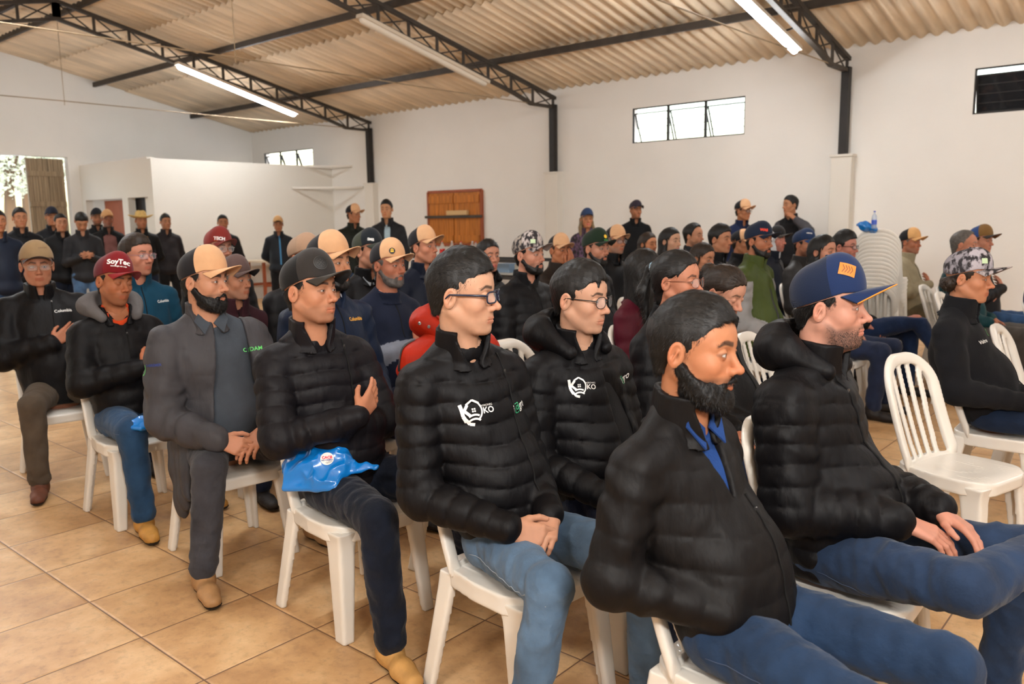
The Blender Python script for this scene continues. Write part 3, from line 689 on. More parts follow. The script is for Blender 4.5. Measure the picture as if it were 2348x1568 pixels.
def cap_parts(root,s,h,HM,scl=1.):
    c=s['cap']; g=c.get; V0=[]
    F=Field((-.14,-.11,-.02),(.115,.11,.175),h); tall=g('tall',1.)
    wd=s.get('wide',1.)
    F.ap(ell((-.014,0,.044),(.108,.087*wd,.086+.010*tall)),.01)
    F.ap(ell((.024,0,.072+.006*tall),(.067+.002*tall,.070*wd,.064+.018*tall)),.028)
    band=lambda X: .047+.40*np.minimum(X-.03,0)*.55
    F.ap(half(lambda X,Y,Z: (.050+.36*np.minimum(X-.05,0)).astype(f32)-Z),.003,'&')
    F.ap(ell((-.014,0,.033),(.103,.082*wd,.080)),.004,'-')
    # opening above the strap at the back, seam creases
    F.ap(ell((-.125,0,.038),(.03,.030,.022)),.006,'-')
    for a in (0,): F.ap(cone((-.12,0,.10),(.085,0,.165),.002,.002),.003,'-')
    V,Q=F.mesh(); f_=V[:,0]-(.012-.25*(V[:,2]-.08)); nr=np.abs(f_)<h*.62; V[nr,0]-=f_[nr]; cx=V[Q].mean(1)
    front=(cx[:,0]>.012-.25*(cx[:,2]-.08))
    def put(name,V,Q,m,p,**k): return link(name,newmesh(name,V@HM[:3,:3].T+HM[:3,3],Q,**k),m,p)
    cm=g('back',g('front')); bk=g('bk_kind','cap')
    v,q=submesh(V,Q,~front); capo=put('cap',v,q,fabric('cap_back_%s'%g('id'),cm,bk),root)
    v,q=submesh(V,Q,front); fo=put('front_panel',v,q,fabric('cap_front_%s'%g('id'),g('front'),g('kind','cap')),capo)
    # brim
    nu,nv=25,9; vs=[];L_=g('brimlen',.084); cur=g('curve',1.)
    for side in (0,1):
        for j in range(nv):
            t=j/(nv-1)
            for i in range(nu):
                u=-1+2*i/(nu-1); a=u*1.12
                bx=-.014+.106*math.cos(a*.93)+.004; by=.079*wd*math.sin(a)*1.02
                ex=bx+L_*(math.cos(a)**.75 if math.cos(a)>0 else 0)*t; ey=by*(1+.03*t)*(1-.04*t*abs(u))
                dz=-.034*cur*(abs(u)**2.0)*(.45+.55*t)+.016*t*(1-abs(u)**2)+.002
                vs.append((ex,ey,.053+dz-(.0035 if side else 0)))
    qs=[];m=nu*nv
    for j in range(nv-1):
        for i in range(nu-1):
            a=j*nu+i; qs.append((a,a+nu,a+nu+1,a+1)); qs.append((m+a,m+a+1,m+a+nu+1,m+a+nu))
    for i in range(nu-1): a=(nv-1)*nu+i; qs.append((a,m+a,m+a+1,a+1)); qs.append((i,i+1,m+i+1,m+i))
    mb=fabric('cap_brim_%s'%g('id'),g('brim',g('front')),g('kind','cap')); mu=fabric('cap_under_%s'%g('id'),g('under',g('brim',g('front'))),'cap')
    bo=put('brim',np.array(vs),np.array(qs,np.int32),[mb,mu],capo)
    mi=np.zeros(len(qs),np.int32); mi[1:2*(nv-1)*(nu-1):2]=1; bo.data.polygons.foreach_set('material_index',mi)
    if g('piping'):
        e=MB(); e.tube([tuple(np.array(vs[(nv-1)*nu+i])-np.array((-.001,0,.002))) for i in range(nu)],.0022,6); put('piping',np.array(e.v),e.f,fabric('piping',g('piping'),'cap'),capo)
    e=MB(); e.lathe([(.0001,.006),(.005,.004),(.006,0)],10,(-.012,0,.136+.014*tall)); put('button',np.array(e.v),e.f,fabric('cap_back_%s'%g('id'),cm,bk),capo)
    return capo,fo
def straw_hat(root,HM):
    M=mat('straw',S(226,190,120),.8,.2,bump=.6,bscale=150,bstretch=(1,1,4),noise=.3,nscale=60); V=[];n=32
    prof=[(.001,.150),(.04,.155),(.066,.140),(.080,.10),(.086,.055),(.10,.046),(.135,.052),(.175,.062),(.176,.058),(.135,.046),(.095,.04),(.082,.05)]
    for r,z in prof:
        for k in range(n): a=2*math.pi*k/n; V.append((-.01+r*1.12*math.cos(a),r*math.sin(a),z+(.05*abs(math.sin(a))**2 if r>.12 else 0)*(r-.1)*8-(.02*math.exp(-(math.sin(a)/.3)**2) if z>.13 else 0)))
    Q=np.array([(i*n+k,i*n+(k+1)%n,(i+1)*n+(k+1)%n,(i+1)*n+k) for i in range(len(prof)-1) for k in range(n)],np.int32)
    return link('straw_hat',newmesh('straw_hat',np.array(V)@HM[:3,:3].T+HM[:3,3],Q),M,root)
def glasses(root,HM,col,rect=True,thick=.0022):
    M=mat('frame_%d_%d_%d'%tuple(int(v*99) for v in col),col,.3,.5); b=MB()
    lens=MB(); w,hh=(.025,.0165) if rect else (.0235,.020)
    for y in (1,-1):
        pts=[]
        for k in range(24):
            a=2*math.pi*k/24; ca,sa=math.cos(a),math.sin(a); e=.55 if rect else .85
            py=w*np.sign(ca)*abs(ca)**e; pz=hh*np.sign(sa)*abs(sa)**e; yy=y*.033+py; pts.append((.1045-.22*abs(yy)*abs(yy)/.06,yy,-.002+pz))
        b.tube(pts+[pts[0]],thick,6,False); lens.add([(p[0]-.0005,p[1],p[2]) for p in pts],[tuple(range(24))])
        b.tube([(.094,y*.0585,.004),(.085,y*.070,.006),(.03,y*.079,.006),(-.012,y*.0845,.006),(-.028,y*.083,-.008)],[thick,thick*1.4,thick*1.3,thick,thick],6)
    b.tube([(.1035,.009,.004),(.106,0,.007),(.1035,-.009,.004)],thick,6)
    o=link('glasses',newmesh('glasses',np.array(b.v)@HM[:3,:3].T+HM[:3,3],b.f),M,root)
    link('lens',newmesh('lens',np.array(lens.v)@HM[:3,:3].T+HM[:3,3],lens.f,smooth=False),mat('spectacle_lens',(.95,.97,1),.03,.6,alpha=.14),o)
    return o
def eyeballs(root,HM,gaze,col):
    for y in (1,-1):
        V=[];C=[];n=20;r=.0124; gd=np.array([math.cos(gaze[0])*math.cos(gaze[1]),math.sin(gaze[0])*math.cos(gaze[1]),math.sin(gaze[1])]); c=np.array((.0722,y*.0315,.0))
        for i in range(n+1):
            for k in range(n): 
                a=math.pi*i/n;t=2*math.pi*k/n; p=np.array([math.cos(a),math.sin(a)*math.cos(t),math.sin(a)*math.sin(t)])
                V.append(p*r)
        # orient the pole to the gaze
        z=gd; x=np.cross([0,0,1],z); x/=np.linalg.norm(x); yv=np.cross(z,x); R=np.stack([z,x,yv],1); P=np.array(V)@R.T+c
        for v in np.array(V)/r:
            a=math.acos(max(-1,min(1,v[0]))); C.append((.004,.004,.004) if a<.20 else (col if a<.47 else (.40,.36,.34)))
        Q=np.array([(i*n+k,(i+1)*n+k,(i+1)*n+(k+1)%n,i*n+(k+1)%n) for i in range(n) for k in range(n)],np.int32)
        # finer rings near the iris
        link('eye',newmesh('eye',P@HM[:3,:3].T+HM[:3,3],Q,np.array(C)),EYE,root)
PEOPLE={}
def project(obj,px,py):
    """point, normal (world) where the surface meets a line of sight"""
    bv=obj['bvh'] if False else BVHS[obj.name]; mw=obj.matrix_world; o=mw.inverted()@Vector(CAM); d=(mw.inverted().to_3x3()@Vector(ray(px,py))).normalized()
    return bv.ray_cast(o,d)
BVHS={}
def bvh(o,V,Q): BVHS[o.name]=BVHTree.FromPolygons([tuple(v) for v in V],[tuple(q) for q in Q.tolist()])
def torso_prims(s,P,th,q,amp,fold,seed):
    """jacket solid: list of (prim,k)"""
    sz=P['sh'][2]; hz=P['hip'][2]; w=s.get('w',1.); bel=s.get('belly',0); cx=P['sh'][0]; out=[]; L_=sz-hz
    ph=s.get('seed',1)*.37
    def dt(X,Y,Z,t):
        d=fold*nz(X,Y*1.2,Z*.8,14,seed)+fold*.9*(.3-np.abs(nz(X,Y*1.2,Z*.8,23,seed+1)))
        if q: 
            zz=(Z+.10*np.abs(Y)*0+.006*np.sin(Y*25+seed))/q+ph; d=d+amp*(np.abs(np.sin(math.pi*zz))**.32-.82)+amp*.14*np.sin(Y*95+3*nz(X,Y,Z,20,seed))*(1-np.abs(np.sin(math.pi*zz)))
        return d
    def da(L0):
        def f(X,Y,Z,t):
            d=fold*1.1*np.sin(t*L0/.055*3.1+5*nz(X,Y,Z,9,seed))*.7+fold*.5*nz(X,Y,Z,30,seed+2)
            if q: sn=np.abs(np.sin(math.pi*(t*L0/q+.06*np.sin(Z*30+Y*20)))); d=d+amp*(sn**.32-.82)+amp*.16*nz(X*1.4,Y*1.4,Z,70,seed)*(1-sn)
            return d
        return f
    cy_=P['sh'][1]; a=(0,0,hz+.02); b=(cx*.85,cy_*.9,sz-.11)
    out.append((cone(a,b,.158*w+th,.166*w+th,(.74,1,1),dt),.03))
    out.append((ell((.4*cx+.045+.03*bel,cy_*.3,hz+L_*.32),(.11+.05*bel+th,.145*w+.02*bel,.17),disp=dt),.05))
    sl,sr=np.array(P['shL']),np.array(P['shR'])
    out.append((cone(sl*.86+np.array(P['sh'])*.14,sr*.86+np.array(P['sh'])*.14,.056+th*.5,.056+th*.5,(1.05,1,1),dt),.06))
    nb=np.array(P['nb']); 
    for q_,sh in (('L',sl),('R',sr)): out.append((cone(nb+np.array((-.012,0,-.012)),sh*.86+nb*.14+np.array((0,0,.004)),.066,.050+th*.4,(1,1,1),dt),.035))
    for k in 'LR':
        S_,E_,W_=[np.array(P[n+k]) for n in ('sh','el','wr')]; mu=s.get('arm',1.)
        out.append((cone(S_,E_,.059*mu+th,.052*mu+th,(1,1,1),da(np.linalg.norm(E_-S_))),.014)); out.append((cone(E_,W_,.052*mu+th,.038*mu+th*.6,(1,1,1),da(np.linalg.norm(W_-E_))),.022))
    return out
POSES={ # elbow, wrist offsets relative to shoulder (x fwd, y out, z up) per side R,L (R: y mirrored)
 'lap':  (((.045,.055,-.295),(.28,-.035,-.365)),)*2,
 'clasp':(((.06,.045,-.30),(.315,-.085,-.352)),)*2,
 'cross':(((.125,.05,-.245),(.25,-.20,-.175)),((.11,.06,-.245),(.215,-.21,-.215))),
 'pocket':(((-.015,.085,-.285),(.20,-.075,-.36)),)*2,
 'down': (((-.01,.06,-.275),(.05,.055,-.53)),)*2,
 'phone':(((.02,.05,-.28),(.27,-.12,-.20)),)*2,
 'hold': (((.04,.07,-.28),(.24,-.10,-.15)),((-.01,.06,-.29),(.05,.055,-.55))),
 'face': (((.22,.07,-.16),(.20,-.10,.10)),((.03,.075,-.27),(.25,-.10,-.36))),
 'drink':(((-.01,.06,-.29),(.08,.0,-.5)),((.17,.17,-.07),(.20,.0,.08))),
 'back': (((-.06,.08,-.27),(-.10,-.10,-.42)),)*2,
}
def person(key,cx,cy,D,label,seated=True,byaw=0,hb=50,hpitch=0,hroll=0,lean=None,pose='lap',lod=1,jacket=None,pants=None,boots=None,face=None,
           knees=None,ankles=None,chairlab=None,wr=None,el=None,hipz=None,hipy=0.,chair_yaw=None,hands=True,shrug=0,seat=None):
    s=dict(face or {}); J=dict(col=S(30,28,30),kind='nylon',q=0,amp=0,th=.012,fold=.003,collar=1); J.update(jacket or {})
    s.setdefault('seed',(sum(map(ord,key))%17)); seed=s['seed']; s['w']=J.get('w',s.get('w',1.)); 
    for k in ('belly','arm'): s[k]=J.get(k,s.get(k,0 if k=='belly' else 1.))
    H=atd(cx,cy,D); al=math.atan2(CAM[1]-H[1],CAM[0]-H[0]); hyaw=al+math.radians(hb); by=math.radians(byaw); scl=s.get('scale',1.)
    hd=np.array([math.cos(by),math.sin(by)]); lean=(-.07 if seated else .0) if lean is None else lean; hip=H[:2]-hd*lean
    if seat is not None: hip=np.array(seat,float)-hd*.05
    root_loc=(hip[0],hip[1],0.)
    hl=rotz(-by)@np.array([H[0]-hip[0],H[1]-hip[1],H[2]])
    HR=rotz(hyaw-by)@roty(math.radians(hpitch))@rotx(math.radians(hroll)); HM=np.eye(4); HM[:3,:3]=HR*scl; HM[:3,3]=hl
    hz=hipz or (.515 if seated else H[2]-.735)
    nbz=hl[2]-(.160 if seated else .168)*scl-shrug; neckb=np.array([hl[0]-.035,hl[1]*.9,nbz])
    sw=.168*s['w']*(0.9 if s.get('fem') else 1.); shz=nbz-.108; P={'hip':(0,0,hz),'sh':(neckb[0]-.022,neckb[1]*.8,shz),'nb':neckb}
    P['shR']=np.array((P['sh'][0],neckb[1]*.8-sw,shz)); P['shL']=np.array((P['sh'][0],neckb[1]*.8+sw,shz))
    po=POSES[pose]
    L_=(shz-hz); ks=min(1.15,max(.85,L_/.46))
    for i,k in enumerate('RL'):
        sg=-1 if k=='R' else 1; e,w_=po[i]
        P['el'+k]=P['sh'+k]+np.array((e[0],sg*e[1],e[2]*ks)); P['wr'+k]=P['sh'+k]+np.array((w_[0],sg*w_[1],w_[2]*ks))
    for dct,n in ((el,'el'),(wr,'wr')):
        if dct:
            for k,v in dct.items(): P[n+k]=np.array(v,float)
    # ---- head and body: one mesh
    h=(.0024,.0038,.006)[lod]*scl if lod<2 else .0065
    inv=np.linalg.inv(HM); nk=inv[:3,:3]@(neckb+np.array((0,0,-.03)))+inv[:3,3]; nk=np.clip(nk,(-.12,-.07,-.24),(.06,.07,-.12))
    V,Q,C=head_mesh(s,nk,(.0024,.0038,.0062)[lod]); V=V@HM[:3,:3].T+HM[:3,3]; parts=[(V,Q,C)]
    sk=np.array(s.get('skin',S(212,160,128)))*np.array((.68,.63,.60))
    hm=[]
    if hands:
        hs=J.get('hand'); 
        for i,k in enumerate('RL'):
            if s.get('hide'+k): continue
            sg=-1 if k=='R' else 1; W_=P['wr'+k]; E_=P['el'+k]; fd=(W_-E_)/np.linalg.norm(W_-E_)
            if pose=='clasp': d=np.array((.55,-sg*.75,-.30)); n=np.array((-.2,-sg*.35,-1)) if k=='L' else np.array((-.3,-sg*.9,-.55)); cu=(.55,.6,.65,.7); tb=.4
            elif pose=='lap': d=np.array((.85,-sg*.3,-.35)); n=np.array((-.2,-sg*.25,-1)); cu=(.3,.32,.36,.4); tb=.3
            elif pose=='cross': d=np.array((-.42,.75,.50)) if k=='R' else np.array((-.5,-.8,-.25)); n=np.array((-.9,-.35,-.1)) if k=='R' else np.array((-.6,.3,-1)); cu=(.18,.2,.22,.25); tb=.6
            elif pose=='face': d=np.array((.1,-sg*.3,1)) if k=='R' else np.array((.9,-.3,-.3)); n=np.array((-1,0,0)) if k=='R' else np.array((0,0,-1)); cu=(.25,)*4; tb=.2
            else: d=fd+np.array((.2,0,0)); n=np.array((-.1,-sg,-.1)); cu=(.45,.5,.55,.6); tb=.4
            ho=(s.get('hand') or {}).get(k)
            if ho: d,n,cu,tb=ho
            side=1 if float(np.dot(np.cross(d,n),np.array((0,0,1)) if abs(n[2])<.6*np.linalg.norm(n) else np.array((0,-sg*1.,0))))>0 else -1
            v,q=hand_mesh(W_+fd*.012,d,n,side,cu,tb,sc=(.92 if s.get('fem') else 1.)*s.get('hsc',1.),h=(.0028,.0045,.007)[lod],fd=fd); hm.append((v,q))
            cc=np.tile(sk*np.array((.98,.9,.88)),(len(v),1)); parts.append((v,q,cc))
    # coarse body under the clothes
    F=Field((-.45,-.5,.02),(.95,.5,shz+.14),.022); 
    for p,k in torso_prims(s,P,-.026,0,0,0,seed): F.ap(p,k)
    sd=1 if seated else 0
    kn={'R':np.array((.43,-.14,.515)),'L':np.array((.43,.14,.515))} if seated else {'R':np.array((.03,-.10,hz*.52)),'L':np.array((.03,.10,hz*.52))}
    an={'R':np.array((.40,-.15,.11)),'L':np.array((.38,.15,.11))} if seated else {'R':np.array((-.02,-.11,.09)),'L':np.array((-.02,.11,.09))}
    for dct,t in ((knees,kn),(ankles,an)):
        if dct:
            for k,v in dct.items(): t[k]=np.array(v,float)
    leg=s.get('leg',1.08)
    for k in 'RL':
        sg=-1 if k=='R' else 1; F.ap(cone((.0,sg*.09,hz),kn[k],.06,.045),.03); F.ap(cone(kn[k],an[k],.045,.03),.02)
    v,q=F.mesh(); parts.append((v,q,np.tile(sk,(len(v),1))))
    vs=[];qs=[];cs=[];b=0
    for v,q,c in parts: vs.append(v);qs.append(q+b);cs.append(c);b+=len(v)
    root=link('person',newmesh('person',np.concatenate(vs),np.concatenate(qs),np.concatenate(cs)),SKIN,None,loc=root_loc,rotz=by)
    tag(root,label,'person','standing listeners' if not seated else 'seated listeners')
    Vh,Qh,_=parts[0]
    hc=s.get('hc',BLK); HMt=hairmat(hc)
    if lod<2 and not s.get('closed'): eyeballs(root,HM,(math.radians(s.get('gz',0)),math.radians(s.get('gv',0))),s.get('iris',(.05,.022,.012)))
    # ---- hair, beard, cap
    tw=lambda V: V@HM[:3,:3].T+HM[:3,3]
    capd=bool(s.get('cap')) or s.get('hat')
    if s.get('hair','short')!='none':
        v,q=hair_mesh(s,(.003,.0045,.007)[lod],capd)
        if len(v):
            if lod<2:
                N=vnorm(v,q)
                comb=s.get('comb') or (lambda P: np.stack([-1.+0*P[:,0],0*P[:,0],-.25-(P[:,0]<-.05)],1)) if s.get('hair') in ('long','pony','bun') else (lambda P: np.stack([np.where(P[:,2]>.06,.9,-.35),0*P[:,0],np.where(P[:,2]>.06,-.1,-1.)],1))
                sv,sq=strands(v,N,s.get('ns',20000 if lod==0 else 3500),s.get('slen',.012 if s.get('hair') not in ('long','pony','bun') else .03),.0008 if lod==0 else .0015,comb,s.get('lift',.07),seed,.22)
                if s.get('hair') in ('short','quiff','fringe','reced'): v=v-N*.001
                v,q=join((v,q),(sv,sq))
            link('hair',newmesh('hair',tw(v),q),HMt,root)
    if s.get('hair')=='pony':
        b=MB(); b.tube([(-.118,.02*math.cos(a),.055+.02*math.sin(a)) for a in np.linspace(0,6.28,13)],.005,6); link('hair_tie',newmesh('hair_tie',tw(np.array(b.v)),b.f),mat('hair_tie_blue',S(150,180,200),.6),root)
    if s.get('beard'):
        v,q=beard_mesh(s,(.003,.0045,.007)[lod]); 
        if lod==0:
            N=vnorm(v,q); sv,sq=strands(v,N,s.get('bn',7000),.011,.0009,lambda P: np.stack([.25+0*P[:,0],0*P[:,0],-1+0*P[:,0]],1),.45,seed+3,jit=.5); v,q=join((v,q),(sv,sq))
        link('beard',newmesh('beard',tw(v),q),hairmat(s.get('bc',hc)),root)
    elif lod==0 and s.get('stubble',0)>.4:
        z=Vh@np.linalg.inv(HM[:3,:3]).T-(np.linalg.inv(HM[:3,:3])@HM[:3,3]); ay=np.abs(z[:,1]); bl=np.interp(z[:,0],[-.02,.0,.03,.06,.08,.1],[-.03,-.04,-.064,-.060,-.052,-.05])
        mk=(z[:,2]<bl)&(z[:,2]>-.118)&(z[:,0]>.0)&~((ay<.023)&(z[:,2]>-.083)&(z[:,2]<-.059)); mk&=np.random.default_rng(3).random(len(mk))<smooth(-.005,.03,z[:,0])*smooth(0,-.012,z[:,2]-bl); N=vnorm(z,Qh)
        if mk.sum()>50:
            sv,sq=strands(z[mk],N[mk],s.get('bn',2200),.0065,.0007,lambda P: np.stack([.3+0*P[:,0],0*P[:,0],-1+0*P[:,0]],1),.35,seed+3,jit=.5); link('beard',newmesh('beard',tw(sv),sq),hairmat(s.get('bc',hc)),root)
    if lod==0:
        z=(Vh-HM[:3,3])@np.linalg.inv(HM[:3,:3]).T; ay=np.abs(z[:,1]); bz=.0245+.004*smooth(.012,.035,ay)-.009*smooth(.036,.052,ay); mk=(np.abs(z[:,2]-bz)<.0042*s.get('brow',1.))&(ay>.011)&(ay<.051)&(z[:,0]>.04); N=vnorm(z,Qh)
        sv,sq=strands(z[mk],N[mk],500,.0085,.0007,lambda P: np.stack([-.2+0*P[:,0],np.sign(P[:,1]),.25+0*P[:,0]],1),.2,seed+5,jit=.25); link('eyebrows',newmesh('eyebrows',tw(sv),sq),HMt,root)
    out={'root':root,'HM':HM,'P':P,'hip':hip,'by':by}
    if s.get('cap'): out['cap'],out['front']=cap_parts(root,s,(.0026,.0038,.0065)[lod],HM)
    if s.get('hat'): straw_hat(root,HM)
    if s.get('glasses') is not None: glasses(root,HM,s['glasses'],s.get('grect',True),s.get('gth',.0022))
    # ---- jacket
    jh=(.0062,.012,.02)[lod]; th=J['th']; hem=J.get('hem',(.455 if seated else hz-.10))
    F=Field((-.42,-.52,hem-.05-(.16 if J.get('skirt') else 0)),(.75,.52,shz+.16),jh); JP=torso_prims(s,P,th,J['q'],J['amp'] if lod<2 else J['amp']*.7,J['fold'],seed)
    for p,k in JP: F.ap(p,k)
    F.ap(half(lambda X,Y,Z: hem-Z-.0*X),.01,'&')
    if not seated: F.ap(ell((0,0,hz-.02),(.15+th,.18*s['w']+th,.10)),.04); F.ap(half(lambda X,Y,Z: hem-Z),.01,'&')
    if J.get('skirt'): F.ap(cone((-.03,-.195,.49),(.03,-.215,.33),.14,.12,(1,.22,1),disp=lambda X,Y,Z,t:.008*nz(X,Y,Z,20,seed)),.03)
    if J.get('vneck'):
        vw,vd=J['vneck']; F.ap(half(lambda X,Y,Z: np.maximum(np.abs(Y-neckb[1]*.9)-vw*np.clip((Z-(nbz-vd))/vd,-.05,1),.0-X+neckb[0]+.02)),.006,'-')
    if J.get('open'):
        o0,o1=J['open']; F.ap(half(lambda X,Y,Z: np.maximum(np.abs(Y-.01)-(o1+(o0-o1)*np.clip((Z-hem)/(shz+.05-hem),0,1)),.02-X)),.008,'-')
    F.ap(cone(neckb+np.array((.0,0,-.02)),neckb+(hl-neckb)*.5,.052,.058),.012,'-')
    v,q=F.mesh(); jm=fabric('jacket_%s'%key,J['col'],J['kind']) if not J.get('mat') else J['mat']
    jo=link(J.get('name','jacket'),newmesh('jacket',v,q),jm,root); out['jacket']=jo; out['jv']=(v,q)
    bpy.context.view_layer.update(); bvh(jo,v,q)
    if J.get('sleeves'):
        c=v[q].mean(1); X_,Y_,Z_=c.T; pr=torso_prims(s,P,th,0,0,0,seed); dT=np.min([p[0](X_,Y_,Z_) for p,k in pr[:-4]],0); mi=np.zeros(len(q),np.int32)
        for n_,(seg,t0,t1,cc,kk) in enumerate(J['sleeves']):
            jo.data.materials.append(fabric('sleeve_%s_%d'%(key,n_),cc,kk))
            for i_,kS in enumerate('RL'):
                A_,B_=(P['sh'+kS],P['el'+kS]) if seg=='up' else (P['el'+kS],P['wr'+kS]); A_=np.array(A_);B_=np.array(B_); ba=B_-A_
                dU=pr[-4+2*(0 if kS=='L' else 1)][0][0](X_,Y_,Z_); dL=pr[-3+2*(0 if kS=='L' else 1)][0][0](X_,Y_,Z_); dd_=dU if seg=='up' else dL; ot=dL if seg=='up' else dU
                t=((c-A_)@ba)/(ba@ba); mi[(dd_<dT+.004)&(dd_<=ot+.001)&(t>=t0)&(t<=t1)]=n_+1
        jo.data.polygons.foreach_set('material_index',mi)
    ax=(hl-neckb); ax=ax/np.linalg.norm(ax)
    if J['collar']:
        ch_=.062*J['collar']; c0=neckb+np.array((-.004,0,-.035)); op=J.get('cgap',.25)
        axc=np.array((ax[0]*.5+.12,ax[1]*.5,1.)); axc/=np.linalg.norm(axc); R=np.stack([np.cross(np.cross(axc,[1,0,0]),axc),np.cross(axc,[1,0,0]),axc],1); R[:,0]/=np.linalg.norm(R[:,0]); R[:,1]/=np.linalg.norm(R[:,1])
        r0=J.get('cr',.074)
        def col(X,Y,Z):
            x=X-c0[0];y=Y-c0[1];z=Z-c0[2]; a=R[0][0]*x+R[1][0]*y+R[2][0]*z; b_=R[0][1]*x+R[1][1]*y+R[2][1]*z; c=R[0][2]*x+R[1][2]*y+R[2][2]*z
            rr=np.sqrt((a/1.05)**2+b_**2); wv=.004*np.sin(np.arctan2(b_,a)*5+seed)
            rad=r0+.012*np.clip(c/.08,-1,1)*J.get('flare',0)+.03*np.clip((.02-c)/.04,0,1)**2
            d=np.abs(rr-rad-wv)-(.0055+th*.22)
            d=np.maximum(d,np.maximum(c-(ch_+.035)-.008*np.cos(np.arctan2(b_,a)),-c-.01))
            gap=op*(.4+np.clip(c/.08,0,1)); return np.maximum(d,(gap-np.abs(np.arctan2(b_,a)))*rr)
        F=Field(c0-.16,c0+.17,(.0045,.007,.011)[lod]); F.ap((col,None,None),.004); v2,q2=F.mesh(); co=link('collar',newmesh('collar',v2,q2),fabric('collar_%s'%key,J['ccol'],J['kind']) if J.get('ccol') else jm,jo)
        out['collar']=co
    if J.get('hood'):
        F=Field(neckb+np.array((-.26,-.22,-.2)),neckb+np.array((.16,.22,.16)),(.0085,.012,.018)[lod]); dd=lambda X,Y,Z,t:.005*nz(X,Y,Z,26,seed)+(.006*(np.sqrt(np.abs(np.sin(Y*math.pi/.07)))-.7) if J['q'] else 0)
        F.ap(ell(neckb+np.array((-.095,0,.035)),(.088,.150,.085),disp=dd),.02); 
        for y in (1,-1): F.ap(cone(neckb+np.array((-.06,y*.112,.035)),neckb+np.array((.06,y*.085,-.02)),.048,.026,disp=dd),.04)
        F.ap(ell(neckb+np.array((.0,0,.07)),(.105,.085,.075)),.02,'-')
        v2,q2=F.mesh(); ho=link('hood',newmesh('hood',v2,q2),fabric('hood_%s'%key,J['hcol'],J.get('hkind',J['kind'])) if J.get('hcol') else jm,jo); out['hood']=ho; bvh(ho,v2,q2)
    if J.get('hoodup'):
        F=Field((-.16,-.13,-.19),(.12,.13,.16),.008); F.ap(ell((-.02,0,.02),(.118,.100,.122)),.01); F.ap(cone((-.03,0,-.05),(-.03,0,-.16),.09,.08),.03); F.ap(ell((.06,0,-.01),(.10,.066,.098)),.01,'-'); F.ap(ell((-.01,0,.01),(.105,.088,.108)),.01,'-')
        v2,q2=F.mesh(); link('hood',newmesh('hood',tw(v2),q2),fabric('hood_%s'%key,J['hoodup'],'knit'),jo)
    if J.get('shirt') is not None:
        F=Field((-.3,-.3,.5),(.45,.3,shz+.16),.011); 
        for p,k in torso_prims(s,P,-.006,0,0,.002,seed)[:5]: F.ap(p,k)
        F.ap(cone(neckb+np.array((0,0,-.04)),neckb+ax*.03,.066,.060),.02); F.ap(cone(neckb+np.array((.03,0,0)),neckb+ax*.1,.050,.058),.006,'-')
        if not seated: F.ap(half(lambda X,Y,Z: hz-.02-Z),.01,'&')
        v2,q2=F.mesh(); so=link('shirt',newmesh('shirt',v2,q2),fabric('shirt_%s'%key,J['shirt'],J.get('skind','knit')),root); out['shirt']=so; bvh(so,v2,q2)
        if J.get('polo'):
            b=MB(); 
            for y in (1,-1): b.add([neckb+np.array(p) for p in ((.066,y*.006,-.02),(.052,y*.052,.024),(.058,y*.072,-.006),(.092,y*.040,-.062))],[(0,1,2,3)])
            o=b.build('shirt_collar',fabric('shirt_%s'%key,J['shirt'],'knit'),so); md=o.modifiers.new('t','SOLIDIFY'); md.thickness=.005
    # zipper
    if lod<2 and J.get('zip',1) and not J.get('open'):
        pts=[]; bv=BVHS[jo.name]; z1=nbz-.03-J.get('vneck',(0,0))[1]*.8; z0=J.get('zipz',hem+.05 if pose!='cross' else shz-.14)
        for z in np.linspace(z1,z0,26):
            l,n_,i_,d_=bv.ray_cast(Vector((.7,J.get('zipy',.0),z)),Vector((-1,0,0)))
            if l is not None and (not pts or abs(l.x-pts[-1][0])<.05): pts.append((l.x+.001,l.y,l.z))
        if len(pts)>3: b=MB(); b.tube(pts,.0032,6); b.build('zipper',mat('zip_black',S(16,15,15),.75,.2),jo,smooth=True); out['zip']=pts
    # ---- trousers
    pc=pants or dict(col=S(34,44,70)); tz0=.09
    F=Field((-.25,-.42,.05),(1.0,.42,hz+.16),(.010,.016,.024)[lod]); fo=pc.get('fold',.006)
    def dl(L0,o):
        def f(X,Y,Z,t): return fo*.6*nz(X,Y,Z,15,seed+o)+fo*1.5*(.28-np.abs(nz(X*1.1,Y,Z*1.1,24,seed+o)))+fo*.4*(.3-np.abs(nz(X,Y,Z,60,seed+o)))+fo*.8*np.sin(t*L0*95+3*nz(X,Y,Z,12,seed+o))*(np.exp(-((t-1)/.16)**2)+.6*np.exp(-(t/.12)**2))*.8
        return f
    F.ap(ell((.0,0,hz),(.135,.172*s['w'],.105)),.03)
    for k in 'RL':
        sg=-1 if k=='R' else 1; hp=np.array((.02,sg*.088,hz-.005)); F.ap(cone(hp,kn[k],.090*leg,.0625*leg,disp=dl(np.linalg.norm(kn[k]-hp),1)),.03); F.ap(cone(kn[k],an[k]+np.array((0,0,0.0)),.0625*leg,pc.get('cuff',.054)*leg,disp=dl(np.linalg.norm(kn[k]-an[k]),2)),.02)
    if seated: F.ap(half(lambda X,Y,Z: np.where(X<.24,.446,.0)-Z),.012,'&')
    v,q=F.mesh(); to=link('trousers',newmesh('trousers',v,q),fabric('trousers_%s'%key,pc['col'],pc.get('kind','denim')) if not pc.get('mat') else pc['mat'],root); out['trousers']=to; bvh(to,v,q)
    # ---- footwear
    bc=boots or dict(col=S(40,34,32))
    toes=s.get('toes') or {}
